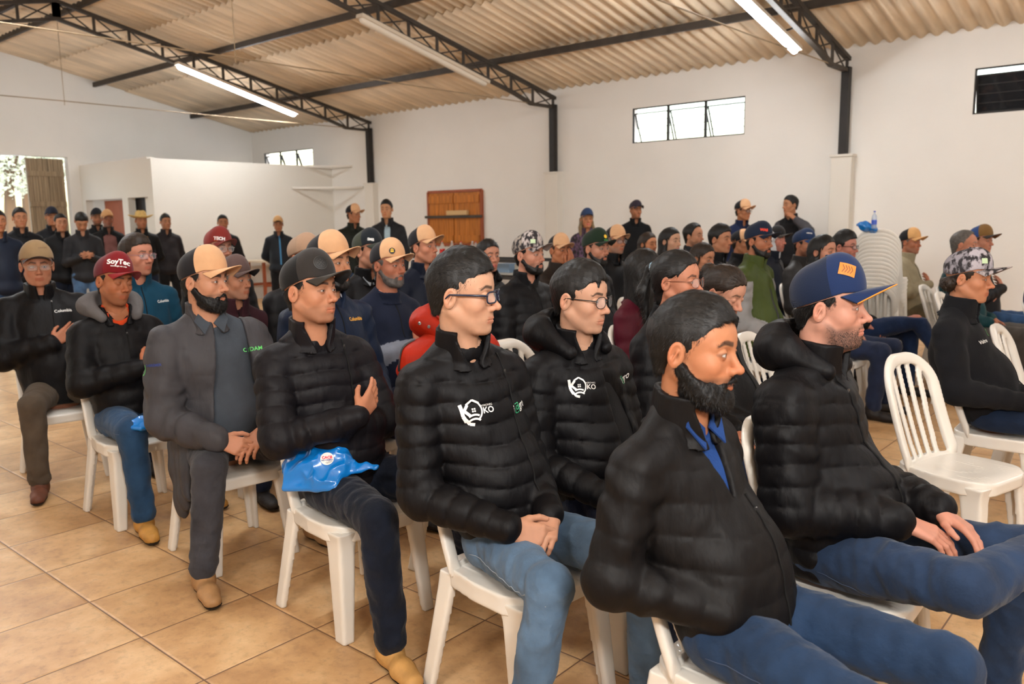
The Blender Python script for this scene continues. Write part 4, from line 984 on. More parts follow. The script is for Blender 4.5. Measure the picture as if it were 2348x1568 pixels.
    for k in 'RL':
        a=an[k]; fd=np.array(toes.get(k,(1,(-.12 if k=='R' else .12),0)),float); fd/=np.linalg.norm(fd); up=np.array((0,0,1.)); 
        if abs(fd[2])>.3: up=np.array(s.get('toeup',{}).get(k,(0,0,1.)),float)
        sd_=np.cross(up,fd); sd_/=np.linalg.norm(sd_); up=np.cross(fd,sd_)
        R=np.stack([fd,sd_,up],1); F=Field((-.11,-.07,-.115),(.25,.07,.08),(.0055,.008,.013)[lod])
        z0=-.10 if not (k in toes and abs(fd[2])>.3) else -.10
        F.ap(cone((-.005,0,.03),(-.012,0,-.04),.046,.046),.01); F.ap(cone((-.03,0,-.055),(.09,0,-.062),.040,.037,(1,.95,.95)),.03); F.ap(cone((.09,0,-.062),(.165,.0,-.068),.040,.034,(1,1.05,.85)),.02)
        F.ap(half(lambda X,Y,Z: -.098-Z),.004,'&')
        F.ap(half(lambda X,Y,Z: np.maximum(np.abs(Z+.085)-.0012,0)*1.-.0006+ (np.sqrt(np.maximum(0,X*0)))*0+.0 if False else np.abs(Z+.082)-.0009+0*X+0*Y),.003,'-') if False else None
        v,q=F.mesh(); cz=v[q].mean(1)[:,2]; 
        # place so that the sole touches the floor
        off=a+np.array((0,0,0)); 
        if abs(fd[2])<.3: off[2]=.098
        tv=lambda x: x@R.T+off
        vs_,qs_=submesh(v,q,cz>=-.078); bo=link(bc.get('name','boot'),newmesh('boot',tv(vs_),qs_),fabric('boot_%s'%key,bc['col'],'leather'),root)
        vs_,qs_=submesh(v,q,cz<-.078); link('sole',newmesh('sole',tv(vs_*np.array((1.03,1.06,1))),qs_),mat('boot_sole_'+key,bc.get('sole',S(34,28,24)),.8),bo)
        if lod==0:
            b=MB(); 
            for j in range(3): x=.03+.022*j; zz=-.018-.013*j; b.tube([tv(np.array([(x,-.03,zz-.012)]))[0],tv(np.array([(x+.004,0,zz+.0)]))[0],tv(np.array([(x,.03,zz-.012)]))[0]],.002,5)
            if bc.get('lace',1): b.build('lace',mat('lace',S(50,30,20),.8),bo)
    if seated and chairlab is not False:
        cy_=math.radians(chair_yaw if chair_yaw is not None else byaw*.5)
        chair(hip[0]+math.cos(by)*.05,hip[1]+math.sin(by)*.05,math.degrees(cy_),chairlab or 'white plastic chair under the '+' '.join(label.split(',')[0].split()[:11]))
    PEOPLE[key]=out
    return out
# ------------------------------------------------------------------ lettering and marks on surfaces
def text2d(t,size,bold=0.,align='CENTER',shear=0):
    c=bpy.data.curves.new('txt','FONT'); c.body=t; c.size=size; c.align_x=align; c.align_y='CENTER'; c.offset=bold; c.shear=shear; c.resolution_u=3
    o=bpy.data.objects.new('txt',c); COL.objects.link(o); dg=bpy.context.evaluated_depsgraph_get(); me=bpy.data.meshes.new_from_object(o.evaluated_get(dg))
    V=[tuple(v.co)[:2] for v in me.vertices]; Fc=[tuple(p.vertices) for p in me.polygons]; bpy.data.objects.remove(o); bpy.data.curves.remove(c); bpy.data.meshes.remove(me); return V,Fc
def ring2d(cx,cy,r0,r1,a0=0,a1=360,n=24,sy=1.):
    V=[];F=[]
    for i in range(n+1):
        a=math.radians(a0+(a1-a0)*i/n)
        for r in (r0,r1): V.append((cx+r*math.cos(a),cy+sy*r*math.sin(a)))
    for i in range(n): F.append((2*i,2*i+1,2*i+3,2*i+2))
    return V,F
def rect2d(x0,y0,x1,y1,nx=4,ny=3):
    V=[(x0+(x1-x0)*i/nx,y0+(y1-y0)*j/ny) for j in range(ny+1) for i in range(nx+1)]
    return V,[(j*(nx+1)+i,j*(nx+1)+i+1,(j+1)*(nx+1)+i+1,(j+1)*(nx+1)+i) for j in range(ny) for i in range(nx)]
def line2d(P,w):
    V=[];F=[]
    for k in range(len(P)-1):
        a=np.array(P[k],float);b=np.array(P[k+1],float);d=b-a;d/=np.linalg.norm(d);n=np.array((-d[1],d[0]))*w/2; s=len(V); V+=[tuple(a-n),tuple(b-n),tuple(b+n),tuple(a+n)];F.append((s,s+1,s+2,s+3))
    return V,F
def merge2d(*L):
    V=[];F=[]
    for v,f in L: b=len(V); V+=list(v); F+=[tuple(i+b for i in q) for q in f]
    return V,F
def fine2d(shape,sc):
    bm=bmesh.new(); vs=[bm.verts.new((a,b,0)) for a,b in shape[0]]
    for f in shape[1]:
        try: bm.faces.new([vs[i] for i in f])
        except ValueError: pass
    bmesh.ops.triangulate(bm,faces=bm.faces[:])
    for _ in range(4):
        es=[e for e in bm.edges if e.calc_length()*sc>.006]
        if not es: break
        bmesh.ops.subdivide_edges(bm,edges=es,cuts=1,use_grid_fill=False); bmesh.ops.triangulate(bm,faces=bm.faces[:])
    bm.verts.index_update(); V=[(v.co.x,v.co.y) for v in bm.verts]; F=[tuple(v.index for v in f.verts) for f in bm.faces]; bm.free(); return V,F
def stick(name,shape,target,px,py,m,parent=None,ang=0,dx=0,dy=0,off=.0015,hit=None,sc=1.):
    bv=BVHS[target.name]; mw=target.matrix_world
    l,n,i,d=hit or project(target,px,py)
    if l is None: print('MISS',name,px,py); return None
    # smooth the normal with neighbours
    nn=Vector(n); up=Vector((0,0,1)); r=up.cross(nn); r.normalize(); u=nn.cross(r); 
    shape=fine2d(shape,sc)
    ra=math.radians(ang); r2=r*math.cos(ra)+u*math.sin(ra); u2=-r*math.sin(ra)+u*math.cos(ra); V=[]
    for a,b in shape[0]:
        a=a*sc+dx;b=b*sc+dy; s=l+r2*a+u2*b+nn*.06; h,_n,_i,_d=bv.ray_cast(s,-nn,.13); V.append((h if h is not None else l+r2*a+u2*b)+nn*off)
    return link(name,newmesh(name,np.array([tuple(v) for v in V]),[tuple(f) for f in shape[1]],smooth=False),m,parent or target)
M_w=mat('white_thread',S(232,230,226),.6); M_g=mat('green_thread',S(60,170,120),.6); M_o=mat('orange_thread',S(235,170,60),.6); M_lg=mat('bright_green_thread',S(90,200,100),.6); M_b=mat('blue_thread',S(40,60,130),.6); M_r=mat('red_print',S(220,50,80),.6)
# ------------------------------------------------------------------ the audience
T1,T2,T3,T4=S(214,158,124),S(196,136,100),S(226,176,150),S(205,148,112)
BK=S(17,15,18)
def PUF(col=BK,**k): d=dict(col=col,kind='nylon',q=.062,amp=.0095,th=.014,fold=.003); d.update(k); return d
TANCAP=dict(front=S(206,160,120),back=S(24,22,26),brim=S(206,160,120),id='tan',bk_kind='cap')
JB=dict(col=S(44,66,96)); JD=dict(col=S(24,32,50)); JBL=dict(col=S(30,28,30)); TAN=dict(col=S(176,128,78))
# --- front, sharp people
person('beardman',1595,803,1.97,'person with full black beard nearest the camera, black quilted jacket, hand in pocket',seat=(3.48, 0.56),
  byaw=-4,hb=68,hpitch=2,hroll=-3,pose='pocket',lod=0,jacket=dict(col=S(24,21,21),kind='nylon',q=.075,amp=.0045,th=.012,fold=.004,cgap=.55,collar=1.1,vneck=(.05,.19),shirt=S(30,62,120),polo=1,w=1.04,arm=.97),
  pants=dict(col=S(36,58,88)),face=dict(scale=1.04,skin=S(206,142,104),hair='short',hth=.017,hts=.006,beard=.75,stubble=.85,hc=BLK,bc=(.006,.005,.005),gz=5,hideR=1,hideL=1,bn=9000,brow=1.25,jaw=1.02),knees=dict(R=(.38,-.18,.51),L=(.45,.10,.53)),ankles=dict(R=(.45,-.2,.11),L=(.5,.16,.11)),
  chairlab='white plastic chair under the bearded man in the foreground, cut by the bottom edge')
person('bluecap',1905,705,2.48,'person in dark blue trucker cap with orange patch, black hooded puffer, ankle on knee',seat=(3.48, 1.2),
  byaw=2,hb=78,hpitch=-2,pose='lap',lod=0,jacket=dict(col=BK,kind='nylon',q=.058,amp=.0095,th=.022,fold=.004,hood=1,w=1.14,belly=.8,arm=1.15,cgap=.3),
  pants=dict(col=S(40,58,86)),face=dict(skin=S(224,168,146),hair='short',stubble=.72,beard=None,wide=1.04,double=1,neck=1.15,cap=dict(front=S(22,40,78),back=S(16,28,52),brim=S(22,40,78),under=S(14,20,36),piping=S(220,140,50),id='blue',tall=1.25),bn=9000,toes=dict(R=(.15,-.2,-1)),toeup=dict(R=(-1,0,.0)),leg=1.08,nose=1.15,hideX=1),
  knees=dict(R=(.42,-.30,.60),L=(.48,.16,.56)),ankles=dict(R=(.62,.10,.66),L=(.44,.18,.11)),wr=dict(R=(.20,-.10,.665),L=(.27,.05,.67)),
  chairlab='white plastic chair under the man in the dark blue trucker cap')
person('glassman',1062,674,2.5,'person in dark blue rectangular glasses, black quilted jacket with white logo, light jeans',seat=(2.66, 0.64),
  byaw=-11,hb=71,hpitch=2,hroll=1,pose='clasp',lod=0,jacket=PUF(th=.016,cgap=.6,collar=1.0) if False else dict(col=BK,kind='nylon',q=.062,amp=.0095,th=.014,fold=.003,cgap=.6,collar=1.0,zc=S(20,20,22)),
  pants=dict(col=S(92,118,146)),boots=dict(col=S(120,80,48)),face=dict(scale=1.03,skin=S(226,178,148),hair='short',hth=.022,hts=.004,stubble=.10,hc=BLK,glasses=S(22,30,52),gth=.0026,jaw=.93,wide=.96,nose=1.1,leg=1.0),
  knees=dict(R=(.41,-.20,.54),L=(.46,.12,.54)),ankles=dict(R=(.38,-.27,.11),L=(.44,.16,.11)),chairlab='white plastic chair under the young man in dark blue glasses')
person('kogreen',1332,684,2.88,'person in thin round glasses with fringe, open black hooded puffer with white logo',seat=(2.68,1.14),
  byaw=-12,hb=60,hpitch=4,pose='lap',lod=0,jacket=dict(col=BK,kind='nylon',q=.062,amp=.009,th=.016,fold=.003,hood=1,w=1.06,open=(.05,.03),shirt=S(28,28,30),cgap=.6),
  face=dict(skin=S(224,176,148),hair='fringe',hth=.020,hts=.006,stubble=.12,hc=BLK,glasses=S(20,18,18),grect=False,gth=.0014,jaw=1.05,wide=1.03,nose=.9,ns=9000),
  chairlab='white plastic chair under the man in thin round glasses')
person('blackcap',713,668,3.03,'person in all black cap with round badge, black puffer, arms crossed, bag on lap',seat=(1.79, 0.66),
  byaw=-10,hb=50,hpitch=-4,hroll=-2,pose='cross',lod=0,jacket=dict(col=S(26,23,28),kind='nylon',q=.058,amp=.009,th=.016,fold=.003,cgap=.6,w=1.0,belly=.3,arm=.98),
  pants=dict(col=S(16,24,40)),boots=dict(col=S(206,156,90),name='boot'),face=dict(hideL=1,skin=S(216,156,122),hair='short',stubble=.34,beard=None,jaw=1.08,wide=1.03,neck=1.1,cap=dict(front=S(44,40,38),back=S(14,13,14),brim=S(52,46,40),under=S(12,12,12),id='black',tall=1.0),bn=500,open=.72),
  knees=dict(R=(.46,-.13,.52),L=(.40,.30,.55)),ankles=dict(R=(.52,-.13,.11),L=(.15,.42,.11)),chairlab='white plastic chair under the man in the black cap')
person('greyjacket',470,645,3.55,'person in tan cap with thick black beard and open grey padded jacket',seat=(0.9, 0.66),
  byaw=-12,hb=52,hpitch=0,hroll=-1,pose='clasp',lod=0,jacket=dict(col=S(84,82,86),kind='nylon',q=.11,amp=.004,th=.022,fold=.006,open=(.07,.15),shirt=S(68,74,82),polo=1,w=1.10,arm=1.12,cgap=1.0,collar=1.15,hem=.40,skirt=1,belly=.5),
  pants=dict(col=S(66,66,72)),boots=dict(col=S(178,134,88),name='boot',lace=0),face=dict(skin=S(222,166,134),hair='short',beard=.55,stubble=.8,bc=(.007,.006,.006),cap=dict(TANCAP),brow=1.5,neck=1.1),
  knees=dict(R=(.38,-.19,.52),L=(.40,.20,.55)),ankles=dict(R=(.40,-.25,.11),L=(.15,.35,.11)),chairlab='white plastic chair under the man in the grey padded jacket')
person('redcap',262,646,4.25,'person in dark red lettered cap with closed eyes, black puffer with grey hood',seat=(0.02, 0.64),
  byaw=-8,hb=34,hpitch=4,hroll=-6,pose='cross',lod=1,jacket=dict(col=BK,kind='nylon',q=.075,amp=.009,th=.016,fold=.004,hood=1,hcol=S(96,92,92),hkind='fleece',cgap=.9,collar=.6,vneck=(.035,.07),shirt=S(205,70,30)),
  pants=dict(col=S(40,72,106)),boots=dict(col=S(196,140,62)),face=dict(hideL=1,skin=S(196,128,90),hair='short',closed=1,stubble=.4,cap=dict(front=S(112,16,22),back=S(96,20,30),brim=S(132,24,28),id='red',tall=1.1),jaw=.92,wide=.95),
  knees=dict(R=(.38,-.12,.52),L=(.4,.2,.55)),ankles=dict(R=(.40,-.10,.11),L=(.15,.3,.11)),chairlab='white plastic chair under the man in the dark red cap')
person('leftmost',85,610,4.95,'person in beige cap and thin glasses facing the camera, arms crossed, brown trousers',seat=(-1.0, 0.66),
  byaw=-18,hb=4,hpitch=2,pose='cross',lod=1,jacket=dict(col=BK,kind='nylon',q=0,th=.022,fold=.006,w=1.12,arm=1.15,belly=.5,cgap=.2),
  pants=dict(col=S(84,72,60),kind='knit'),boots=dict(col=S(104,58,38)),face=dict(hideL=1,skin=S(206,146,116),hair='short',wide=1.08,jaw=1.12,neck=1.1,glasses=S(170,140,110),gth=.0012,cap=dict(front=S(142,116,84),back=S(60,44,42),brim=S(58,42,40),id='beige',tall=1.0)),
  knees=dict(R=(.42,-.16,.52),L=(.40,.24,.55)),ankles=dict(R=(.44,-.16,.11),L=(.25,.35,.11)),chairlab='white plastic chair under the man with the beige cap at the left edge')
# --- middle rows
person('teal',314,586,5.35,'person in dark teal fleece with short dark hair and glasses, behind the red cap',hb=40,byaw=-8,lod=1,jacket=dict(col=S(18,58,78),kind='fleece',q=0,th=.012,fold=.004,w=1.12,cgap=.4),face=dict(skin=S(216,150,124),hair='short',hth=.018,stubble=.2,glasses=S(150,110,120),gth=.0012,wide=1.06,jaw=1.1,hc=BRN,scale=1.08))
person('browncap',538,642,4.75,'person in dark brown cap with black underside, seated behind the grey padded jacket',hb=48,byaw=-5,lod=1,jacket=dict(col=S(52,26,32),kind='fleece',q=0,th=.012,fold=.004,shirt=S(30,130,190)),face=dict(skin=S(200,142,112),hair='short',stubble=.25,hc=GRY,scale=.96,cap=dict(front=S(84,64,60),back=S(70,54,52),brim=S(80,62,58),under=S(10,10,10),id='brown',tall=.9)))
person('maroon',502,570,5.85,'person in maroon cap and round glasses with reddish beard, black jacket, behind the brown cap',hb=34,byaw=-8,lod=1,jacket=dict(col=BK,kind='nylon',q=0,th=.014,fold=.004,w=1.1),face=dict(skin=S(214,156,132),hair='short',beard=.2,stubble=.6,hc=BRN,bc=(.09,.04,.02),glasses=S(180,170,160),grect=False,gth=.0014,cap=dict(front=S(116,36,30),back=S(128,44,38),brim=S(110,38,30),id='maroon',tall=1.1)))
person('tannavy',757,605,4.15,'person in plain tan cap with dark beard and navy rain jacket, behind the black cap',hb=48,byaw=-5,lod=1,jacket=dict(col=S(22,38,66),kind='nylon',q=0,th=.02,fold=.005,w=1.12,cgap=.8,shirt=S(200,200,205)),face=dict(skin=S(216,158,122),hair='short',beard=.2,stubble=.6,cap=dict(TANCAP,id='tan2'),scale=1.08,hpitch=-4),hpitch=-4)
person('greybeige',700,592,5.05,'person in faded beige cap almost hidden behind the tan cap, black jacket',hb=45,lod=1,jacket=dict(col=BK,kind='nylon',q=0,th=.02,fold=.004,w=1.1),face=dict(skin=T2,hair='short',cap=dict(front=S(160,128,104),back=S(150,122,100),brim=S(150,120,98),id='beige2')))
person('dkgreen',846,577,5.45,'person in dark green and black cap, light collar under black jacket',hb=48,hpitch=-3,byaw=-3,lod=1,jacket=dict(col=BK,kind='nylon',q=0,th=.014,fold=.004,open=(.05,.02),shirt=S(150,155,160),polo=1),face=dict(skin=S(212,154,126),hair='short',stubble=.25,cap=dict(front=S(24,28,34),back=S(52,56,44),brim=S(50,54,46),under=S(18,18,18),id='dg')))
person('moustache',892,608,4.72,'person in tan cap with yellow badge, grey moustache, navy sweater with mustard sleeve band',hb=46,byaw=-3,lod=1,pose='cross',jacket=dict(col=S(22,28,46),kind='knit',q=0,th=.006,fold=.003,w=1.1,belly=.6,collar=.25,cgap=.0,sleeves=[('up',.62,.76,S(215,210,205),'knit'),('up',.76,1.3,S(190,124,30),'knit'),('lo',.0,1.3,S(120,124,136),'knit')]),face=dict(skin=S(204,136,108),hair='short',beard=.12,stubble=.55,hc=GRY,bc=(.14,.12,.11),wide=1.04,jaw=1.05,neck=1.1,cap=dict(TANCAP,id='tan3')))
person('tanback',972,567,5.85,'person in tan and black cap, navy jacket with thin yellow piping, left of the shutter',chairlab='white plastic chair under the tan capped man with yellow piping',hb=52,hpitch=-6,byaw=0,lod=1,jacket=dict(col=S(20,28,48),kind='nylon',q=0,th=.012,fold=.003,cgap=.4),face=dict(skin=S(218,152,122),hair='short',cap=dict(TANCAP,id='tan4',under=S(190,140,95)),jaw=.95,wide=.97,stubble=.12))
person('redcoat',1052,672,3.5,'person in bright orange red padded coat with hood, head hidden behind blue glasses man',hb=60,byaw=0,lod=1,jacket=dict(col=S(222,52,22),kind='nylon',q=.09,amp=.006,th=.024,fold=.006,hood=1,w=1.18),face=dict(skin=T1,hair='short'),chairlab='white plastic chair under the person in the orange red jacket')
person('womandark',1120,587,6.35,'person with dark hair tied back, black jacket, face turned toward the camera',hb=30,byaw=-5,lod=1,jacket=dict(col=BK,kind='nylon',q=.07,amp=.006,th=.01,fold=.004,hood=1),face=dict(skin=S(216,154,126),hair='bun',fem=1,hc=BLK,jaw=.92))
person('camo',1214,585,5.25,'person in grey leaf camouflage cap with short beard and black puffer jacket',hb=52,hpitch=-3,byaw=-2,lod=1,jacket=dict(col=BK,kind='nylon',q=.065,amp=.010,th=.018,fold=.003,w=1.08,arm=1.05,cgap=.6),face=dict(skin=S(220,160,134),hair='short',beard=.06,stubble=.6,cap=dict(front=S(176,164,160),back=S(150,138,128),brim=S(150,140,136),kind='camo',bk_kind='camo',id='camo')))
person('handface',1283,574,7.3,'person in tan and black cap covering mouth with a hand, brown jacket',hb=38,byaw=0,lod=1,pose='face',jacket=dict(col=S(54,44,38),kind='nylon',q=0,th=.012,fold=.004),face=dict(skin=S(196,130,92),hair='short',cap=dict(TANCAP,id='tan5'),hideL=1))
person('greencap',1367,570,6.15,'person in dark green cap with yellow emblem and dark beard, dark grey jacket',hb=50,byaw=0,lod=1,jacket=dict(col=S(34,34,38),kind='nylon',q=.08,amp=.006,th=.016,fold=.004),face=dict(skin=S(208,150,124),hair='short',beard=.2,stubble=.7,cap=dict(front=S(22,38,24),back=S(20,34,22),brim=S(20,34,22),id='green')))
person('tanglass',1412,553,7.7,'person in tan cap and glasses with grey goatee, right of the dark green cap',hb=40,byaw=0,lod=2,jacket=dict(col=BK,kind='nylon',th=.014),face=dict(skin=S(200,140,108),hair='short',stubble=.5,hc=GRY,glasses=S(40,40,40),gth=.0016,cap=dict(TANCAP,id='tan6')))
person('womanbrown',1487,560,8.9,'person with long brown hair seated in the back rows, dark clothing',hb=45,byaw=0,lod=2,jacket=dict(col=S(40,30,28),th=.008),face=dict(skin=S(216,150,110),hair='long',fem=1,hc=BRN))
person('womanblack',1538,553,7.8,'person with straight black bob hair and pale face, dark clothing, back rows',hb=52,byaw=0,lod=2,jacket=dict(col=BK,th=.008),face=dict(skin=S(228,180,150),hair='long',fem=1))
person('receding',1591,541,8.5,'person with receding dark hair and short beard, dark grey top, back rows',hb=60,byaw=0,lod=2,jacket=dict(col=S(40,42,50),th=.01),face=dict(skin=S(212,156,124),hair='reced',stubble=.6,hts=.012))
person('youngman',1652,549,7.2,'person with short dark hair, clean shaven, black jacket with pale collar, back rows',hb=58,byaw=0,lod=2,jacket=dict(col=BK,th=.012,shirt=S(180,184,190),open=(.03,.01)),face=dict(skin=S(206,146,112),hair='quiff',hth=.022))
person('womanmid',1612,592,6.9,'person with dark brown hair looking down, dark jacket, behind the ponytail with glasses',hb=55,hpitch=10,byaw=0,lod=1,jacket=dict(col=BK,th=.01),face=dict(skin=S(212,150,116),hair='long',fem=1,hc=BRN))
person('maroonwoman',1478,622,4.75,'person with long straight black hair seen from behind, maroon jacket',hb=118,byaw=12,lod=1,jacket=dict(col=S(96,16,38),kind='nylon',th=.014,fold=.004),face=dict(skin=S(218,150,126),hair='long',fem=1))
person('pony',1553,645,3.45,'person with long dark ponytail, pale blue hair tie and thin glasses, black puffer',hb=64,hpitch=0,byaw=2,lod=1,jacket=PUF(th=.014),face=dict(skin=S(216,150,120),hair='pony',fem=1,hc=BLK,glasses=S(120,70,50),grect=False,gth=.0011,wide=.98))
person('bundown',1660,672,3.8,'person with brown black hair pulled back looking down, dark jacket, behind the bearded foreground man',hb=58,hpitch=22,byaw=2,lod=1,jacket=dict(col=BK,kind='nylon',th=.014),face=dict(skin=S(226,170,144),hair='bun',fem=1,hc=BRN,closed=1,wide=.97))
person('greenjacket',1741,553,6.2,'person in navy cap with red lettering and dark beard, olive green jacket with grey sleeves',hb=55,byaw=-2,lod=1,pose='lap',jacket=dict(col=S(84,98,44),kind='nylon',th=.02,fold=.006,w=1.08,arm=1.1,open=(.03,.02),shirt=S(60,60,64),sleeves=[('up',.1,1.2,S(140,138,138),'fleece'),('lo',-.2,1.2,S(140,138,138),'fleece')]),pants=dict(col=S(26,40,66)),face=dict(skin=S(196,132,100),hair='short',beard=.2,stubble=.7,cap=dict(front=S(22,32,52),back=S(20,30,50),brim=S(20,28,46),id='navy1',tall=.8)))
person('hoodup',1778,550,8.3,'person yawning in white hood over a dark cap, navy jacket',hb=62,byaw=0,lod=1,jacket=dict(col=S(24,30,46),th=.016,hoodup=S(206,204,206)),face=dict(skin=S(222,150,132),hair='none',yawn=1,stubble=.4,closed=1,cap=dict(front=S(34,32,34),back=S(30,30,32),brim=S(60,54,50),id='dk2',tall=.5)))
person('navycap',1845,561,7.6,'person in plain navy cap with white lettering and beard, black leather jacket',hb=55,byaw=0,lod=1,jacket=dict(col=S(40,38,38),th=.014,kind='leather'),face=dict(skin=S(206,142,112),hair='short',stubble=.6,cap=dict(front=S(34,52,86),back=S(30,46,76),brim=S(40,70,120),id='navy2',tall=.8)))
person('longhair',1888,577,6.35,'person with long dark hair, dark jacket, just left of the man with glasses and quiff',hb=58,byaw=0,lod=1,jacket=dict(col=BK,th=.01),face=dict(skin=S(214,156,130),hair='long',fem=1))
person('quiff',1937,566,6.95,'person with dark quiff, black glasses and greying beard, black jacket, legs crossed in navy jeans',hb=66,byaw=4,lod=1,jacket=dict(col=BK,th=.014,shirt=S(150,180,190),open=(.04,.02)),pants=dict(col=S(26,44,78)),face=dict(skin=S(216,150,132),hair='quiff',hth=.03,stubble=.65,hc=BLK,glasses=S(22,22,24),gth=.0022),knees=dict(R=(.52,-.02,.66),L=(.45,.14,.55)),ankles=dict(R=(.72,.08,.36),L=(.45,.14,.11)))
person('beige',2088,556,8.6,'person in tan and black cap, beige field jacket, arms crossed, right of the chair stack',chairlab='white plastic chair under the man in beige field jacket',hb=60,byaw=0,lod=1,pose='cross',jacket=dict(col=S(150,138,112),kind='knit',th=.014,fold=.005,w=1.1),pants=dict(col=S(120,108,84)),face=dict(skin=S(206,138,106),hair='short',hc=GRY,stubble=.3,cap=dict(TANCAP,id='tan7',front=S(210,160,104),brim=S(210,160,104))))
person('greyhair',2212,562,7.0,'person with short grey hair, dark teal jacket, behind the camouflage cap on the right',hb=78,byaw=5,lod=1,jacket=dict(col=S(16,70,76),th=.018,fold=.006,w=1.05),pants=dict(col=S(84,80,76),kind='knit'),face=dict(skin=S(212,148,120),hair='reced',hc=GRY,hts=.004,hth=.006))
person('bluebrowncap',2250,552,7.8,'person in blue and brown cap with clean shaven face, black jacket, arms crossed, far right',hb=62,byaw=0,lod=1,pose='cross',jacket=dict(col=S(32,32,36),th=.016,w=1.08),pants=dict(col=S(56,90,134)),face=dict(skin=S(218,156,130),hair='short',cap=dict(front=S(120,88,48),back=S(40,66,116),brim=S(54,48,46),under=S(120,80,40),id='bb')))
person('camoblack',2222,637,4.05,'person in camouflage cap with curly hair, black fleece sweater and jeans, right side',seat=(3.5, 3.42),hb=76,hpitch=3,byaw=4,lod=1,pose='clasp',jacket=dict(col=S(24,24,27),kind='fleece',th=.016,fold=.004,w=1.02,cgap=.3,collar=1.15),pants=dict(col=S(24,40,66)),face=dict(skin=S(216,152,116),hair='curly',hc=BRN,cap=dict(front=S(170,162,168),back=S(140,134,140),brim=S(160,150,150),kind='camo',bk_kind='camo',id='camo2',tall=.7)),chairlab='white plastic chair under the man in camouflage cap and black fleece')
person('bluesleeve',2432,560,5.7,'person in blue jacket cut off by the right edge of the photo',hb=60,byaw=0,lod=2,jacket=dict(col=S(32,58,104),th=.02,w=1.15),face=dict(skin=T1,hair='short'))
person('halfhidden',1700,558,9.0,'person in tan cap mostly hidden behind the green jacket',hb=70,byaw=0,lod=2,jacket=dict(col=BK,th=.01),face=dict(skin=T2,hair='short',cap=dict(TANCAP,id='tan8')))
# --- standing people
def stand(key,cx,cy,D,label,**k):
    k.setdefault('pose','back'); k.setdefault('lod',2); k.setdefault('hb',12)
    H=atd(cx,cy,D); al=math.degrees(math.atan2(CAM[1]-H[1],CAM[0]-H[0])); k.setdefault('bb',k['hb']); k['byaw']=al+k.pop('bb'); return person(key,cx,cy,D,label,seated=False,**k)
stand('s1',-4,508,9.3,'standing person cut by the left edge, navy jacket and jeans',jacket=dict(col=S(30,40,60),th=.014),pants=JB,face=dict(skin=T2,hair='short'))
stand('s2',46,500,10.3,'standing person with dark hair in black jacket and navy trousers, in the open doorway',jacket=dict(col=S(24,26,32),th=.016,w=1.05),pants=dict(col=S(26,32,46)),face=dict(skin=T4,hair='short',hth=.02))
stand('s3',119,498,11.9,'standing person in navy cap and glasses before the grey door leaf',jacket=dict(col=S(28,30,38),th=.014),pants=JD,face=dict(skin=T2,hair='short',cap=dict(front=S(30,34,48),id='nv3')))
stand('s4',140,511,11.3,'standing person with cropped hair, black sweatshirt with white badge, arms at sides',pose='down',jacket=dict(col=S(24,24,28),th=.012,w=1.05),pants=JD,face=dict(skin=T1,hair='short',hth=.008))
stand('s5',187,508,11.2,'standing person looking down at a phone, black and grey sweater, pale jeans',hb=5,hpitch=38,pose='phone',jacket=dict(col=S(52,52,56),th=.01),pants=dict(col=S(86,120,160)),face=dict(skin=T1,hair='short',hth=.018))
stand('s6',222,499,13.0,'standing person in dark cap with beard half hidden at the brown door',hb=10,jacket=dict(col=S(24,24,28),th=.012),pants=JBL,face=dict(skin=T2,hair='short',stubble=.7,cap=dict(front=S(28,28,34),id='nv6')))
stand('s7',246,503,12.6,'standing person in tan cap, open black jacket over mauve shirt',hb=12,pose='pocket',jacket=dict(col=S(28,27,30),th=.018,open=(.09,.09),shirt=S(128,86,82)),pants=JBL,face=dict(skin=S(170,110,84),hair='short',stubble=.5,hc=GRY,cap=dict(front=S(196,150,104),id='tan9')))
stand('s8',324,506,12.3,'standing person in wide straw hat and black sweater',hb=14,jacket=dict(col=S(26,26,28),th=.016,w=1.05),pants=JD,face=dict(skin=T2,hair='short',hat=1,stubble=.3))
stand('s9',380,509,13.1,'standing person in dark grey puffer jacket and black trousers by the white partition',hb=18,jacket=dict(col=S(58,54,58),q=.07,amp=.009,th=.018),pants=JBL,face=dict(skin=T4,hair='short',hth=.02))
stand('s10',511,511,13.0,'standing person with short dark hair, black jacket with small pale badge, against the white partition',hb=5,jacket=dict(col=S(38,38,42),th=.016),pants=JBL,face=dict(skin=T2,hair='short',hth=.012,stubble=.3))
stand('s11',638,515,14.2,'standing person in tan cap, dark jacket with bright blue zip, by the wooden table',hb=0,jacket=dict(col=S(44,48,56),th=.014),pants=JBL,face=dict(skin=T2,hair='short',cap=dict(front=S(206,160,110),brim=S(60,50,46),id='tan10')))
stand('s12',811,492,11.6,'standing person in tan and black cap, dark green jacket, holding a plastic cup',hb=55,bb=25,pose='hold',jacket=dict(col=S(34,38,30),th=.018,w=1.06),pants=JB,face=dict(skin=T2,hair='short',cap=dict(TANCAP,id='tan11')))
stand('s13',886,480,11.0,'standing person with black hair, black jacket over pale shirt, right of the man with cup',hb=-15,bb=-10,pose='down',jacket=dict(col=S(38,38,42),th=.014,open=(.04,.01),shirt=S(160,180,190)),pants=JBL,face=dict(skin=S(214,160,120),hair='short',hth=.018))
stand('s14',1346,502,11.1,'standing person with long blonde hair and blue cap, patterned jacket',hb=12,jacket=dict(col=S(92,70,92),kind='camo',th=.014,w=.92),pants=JD,face=dict(skin=S(214,150,110),hair='long',fem=1,hc=BLD,cap=dict(front=S(44,60,92),id='bl14',tall=.7)))
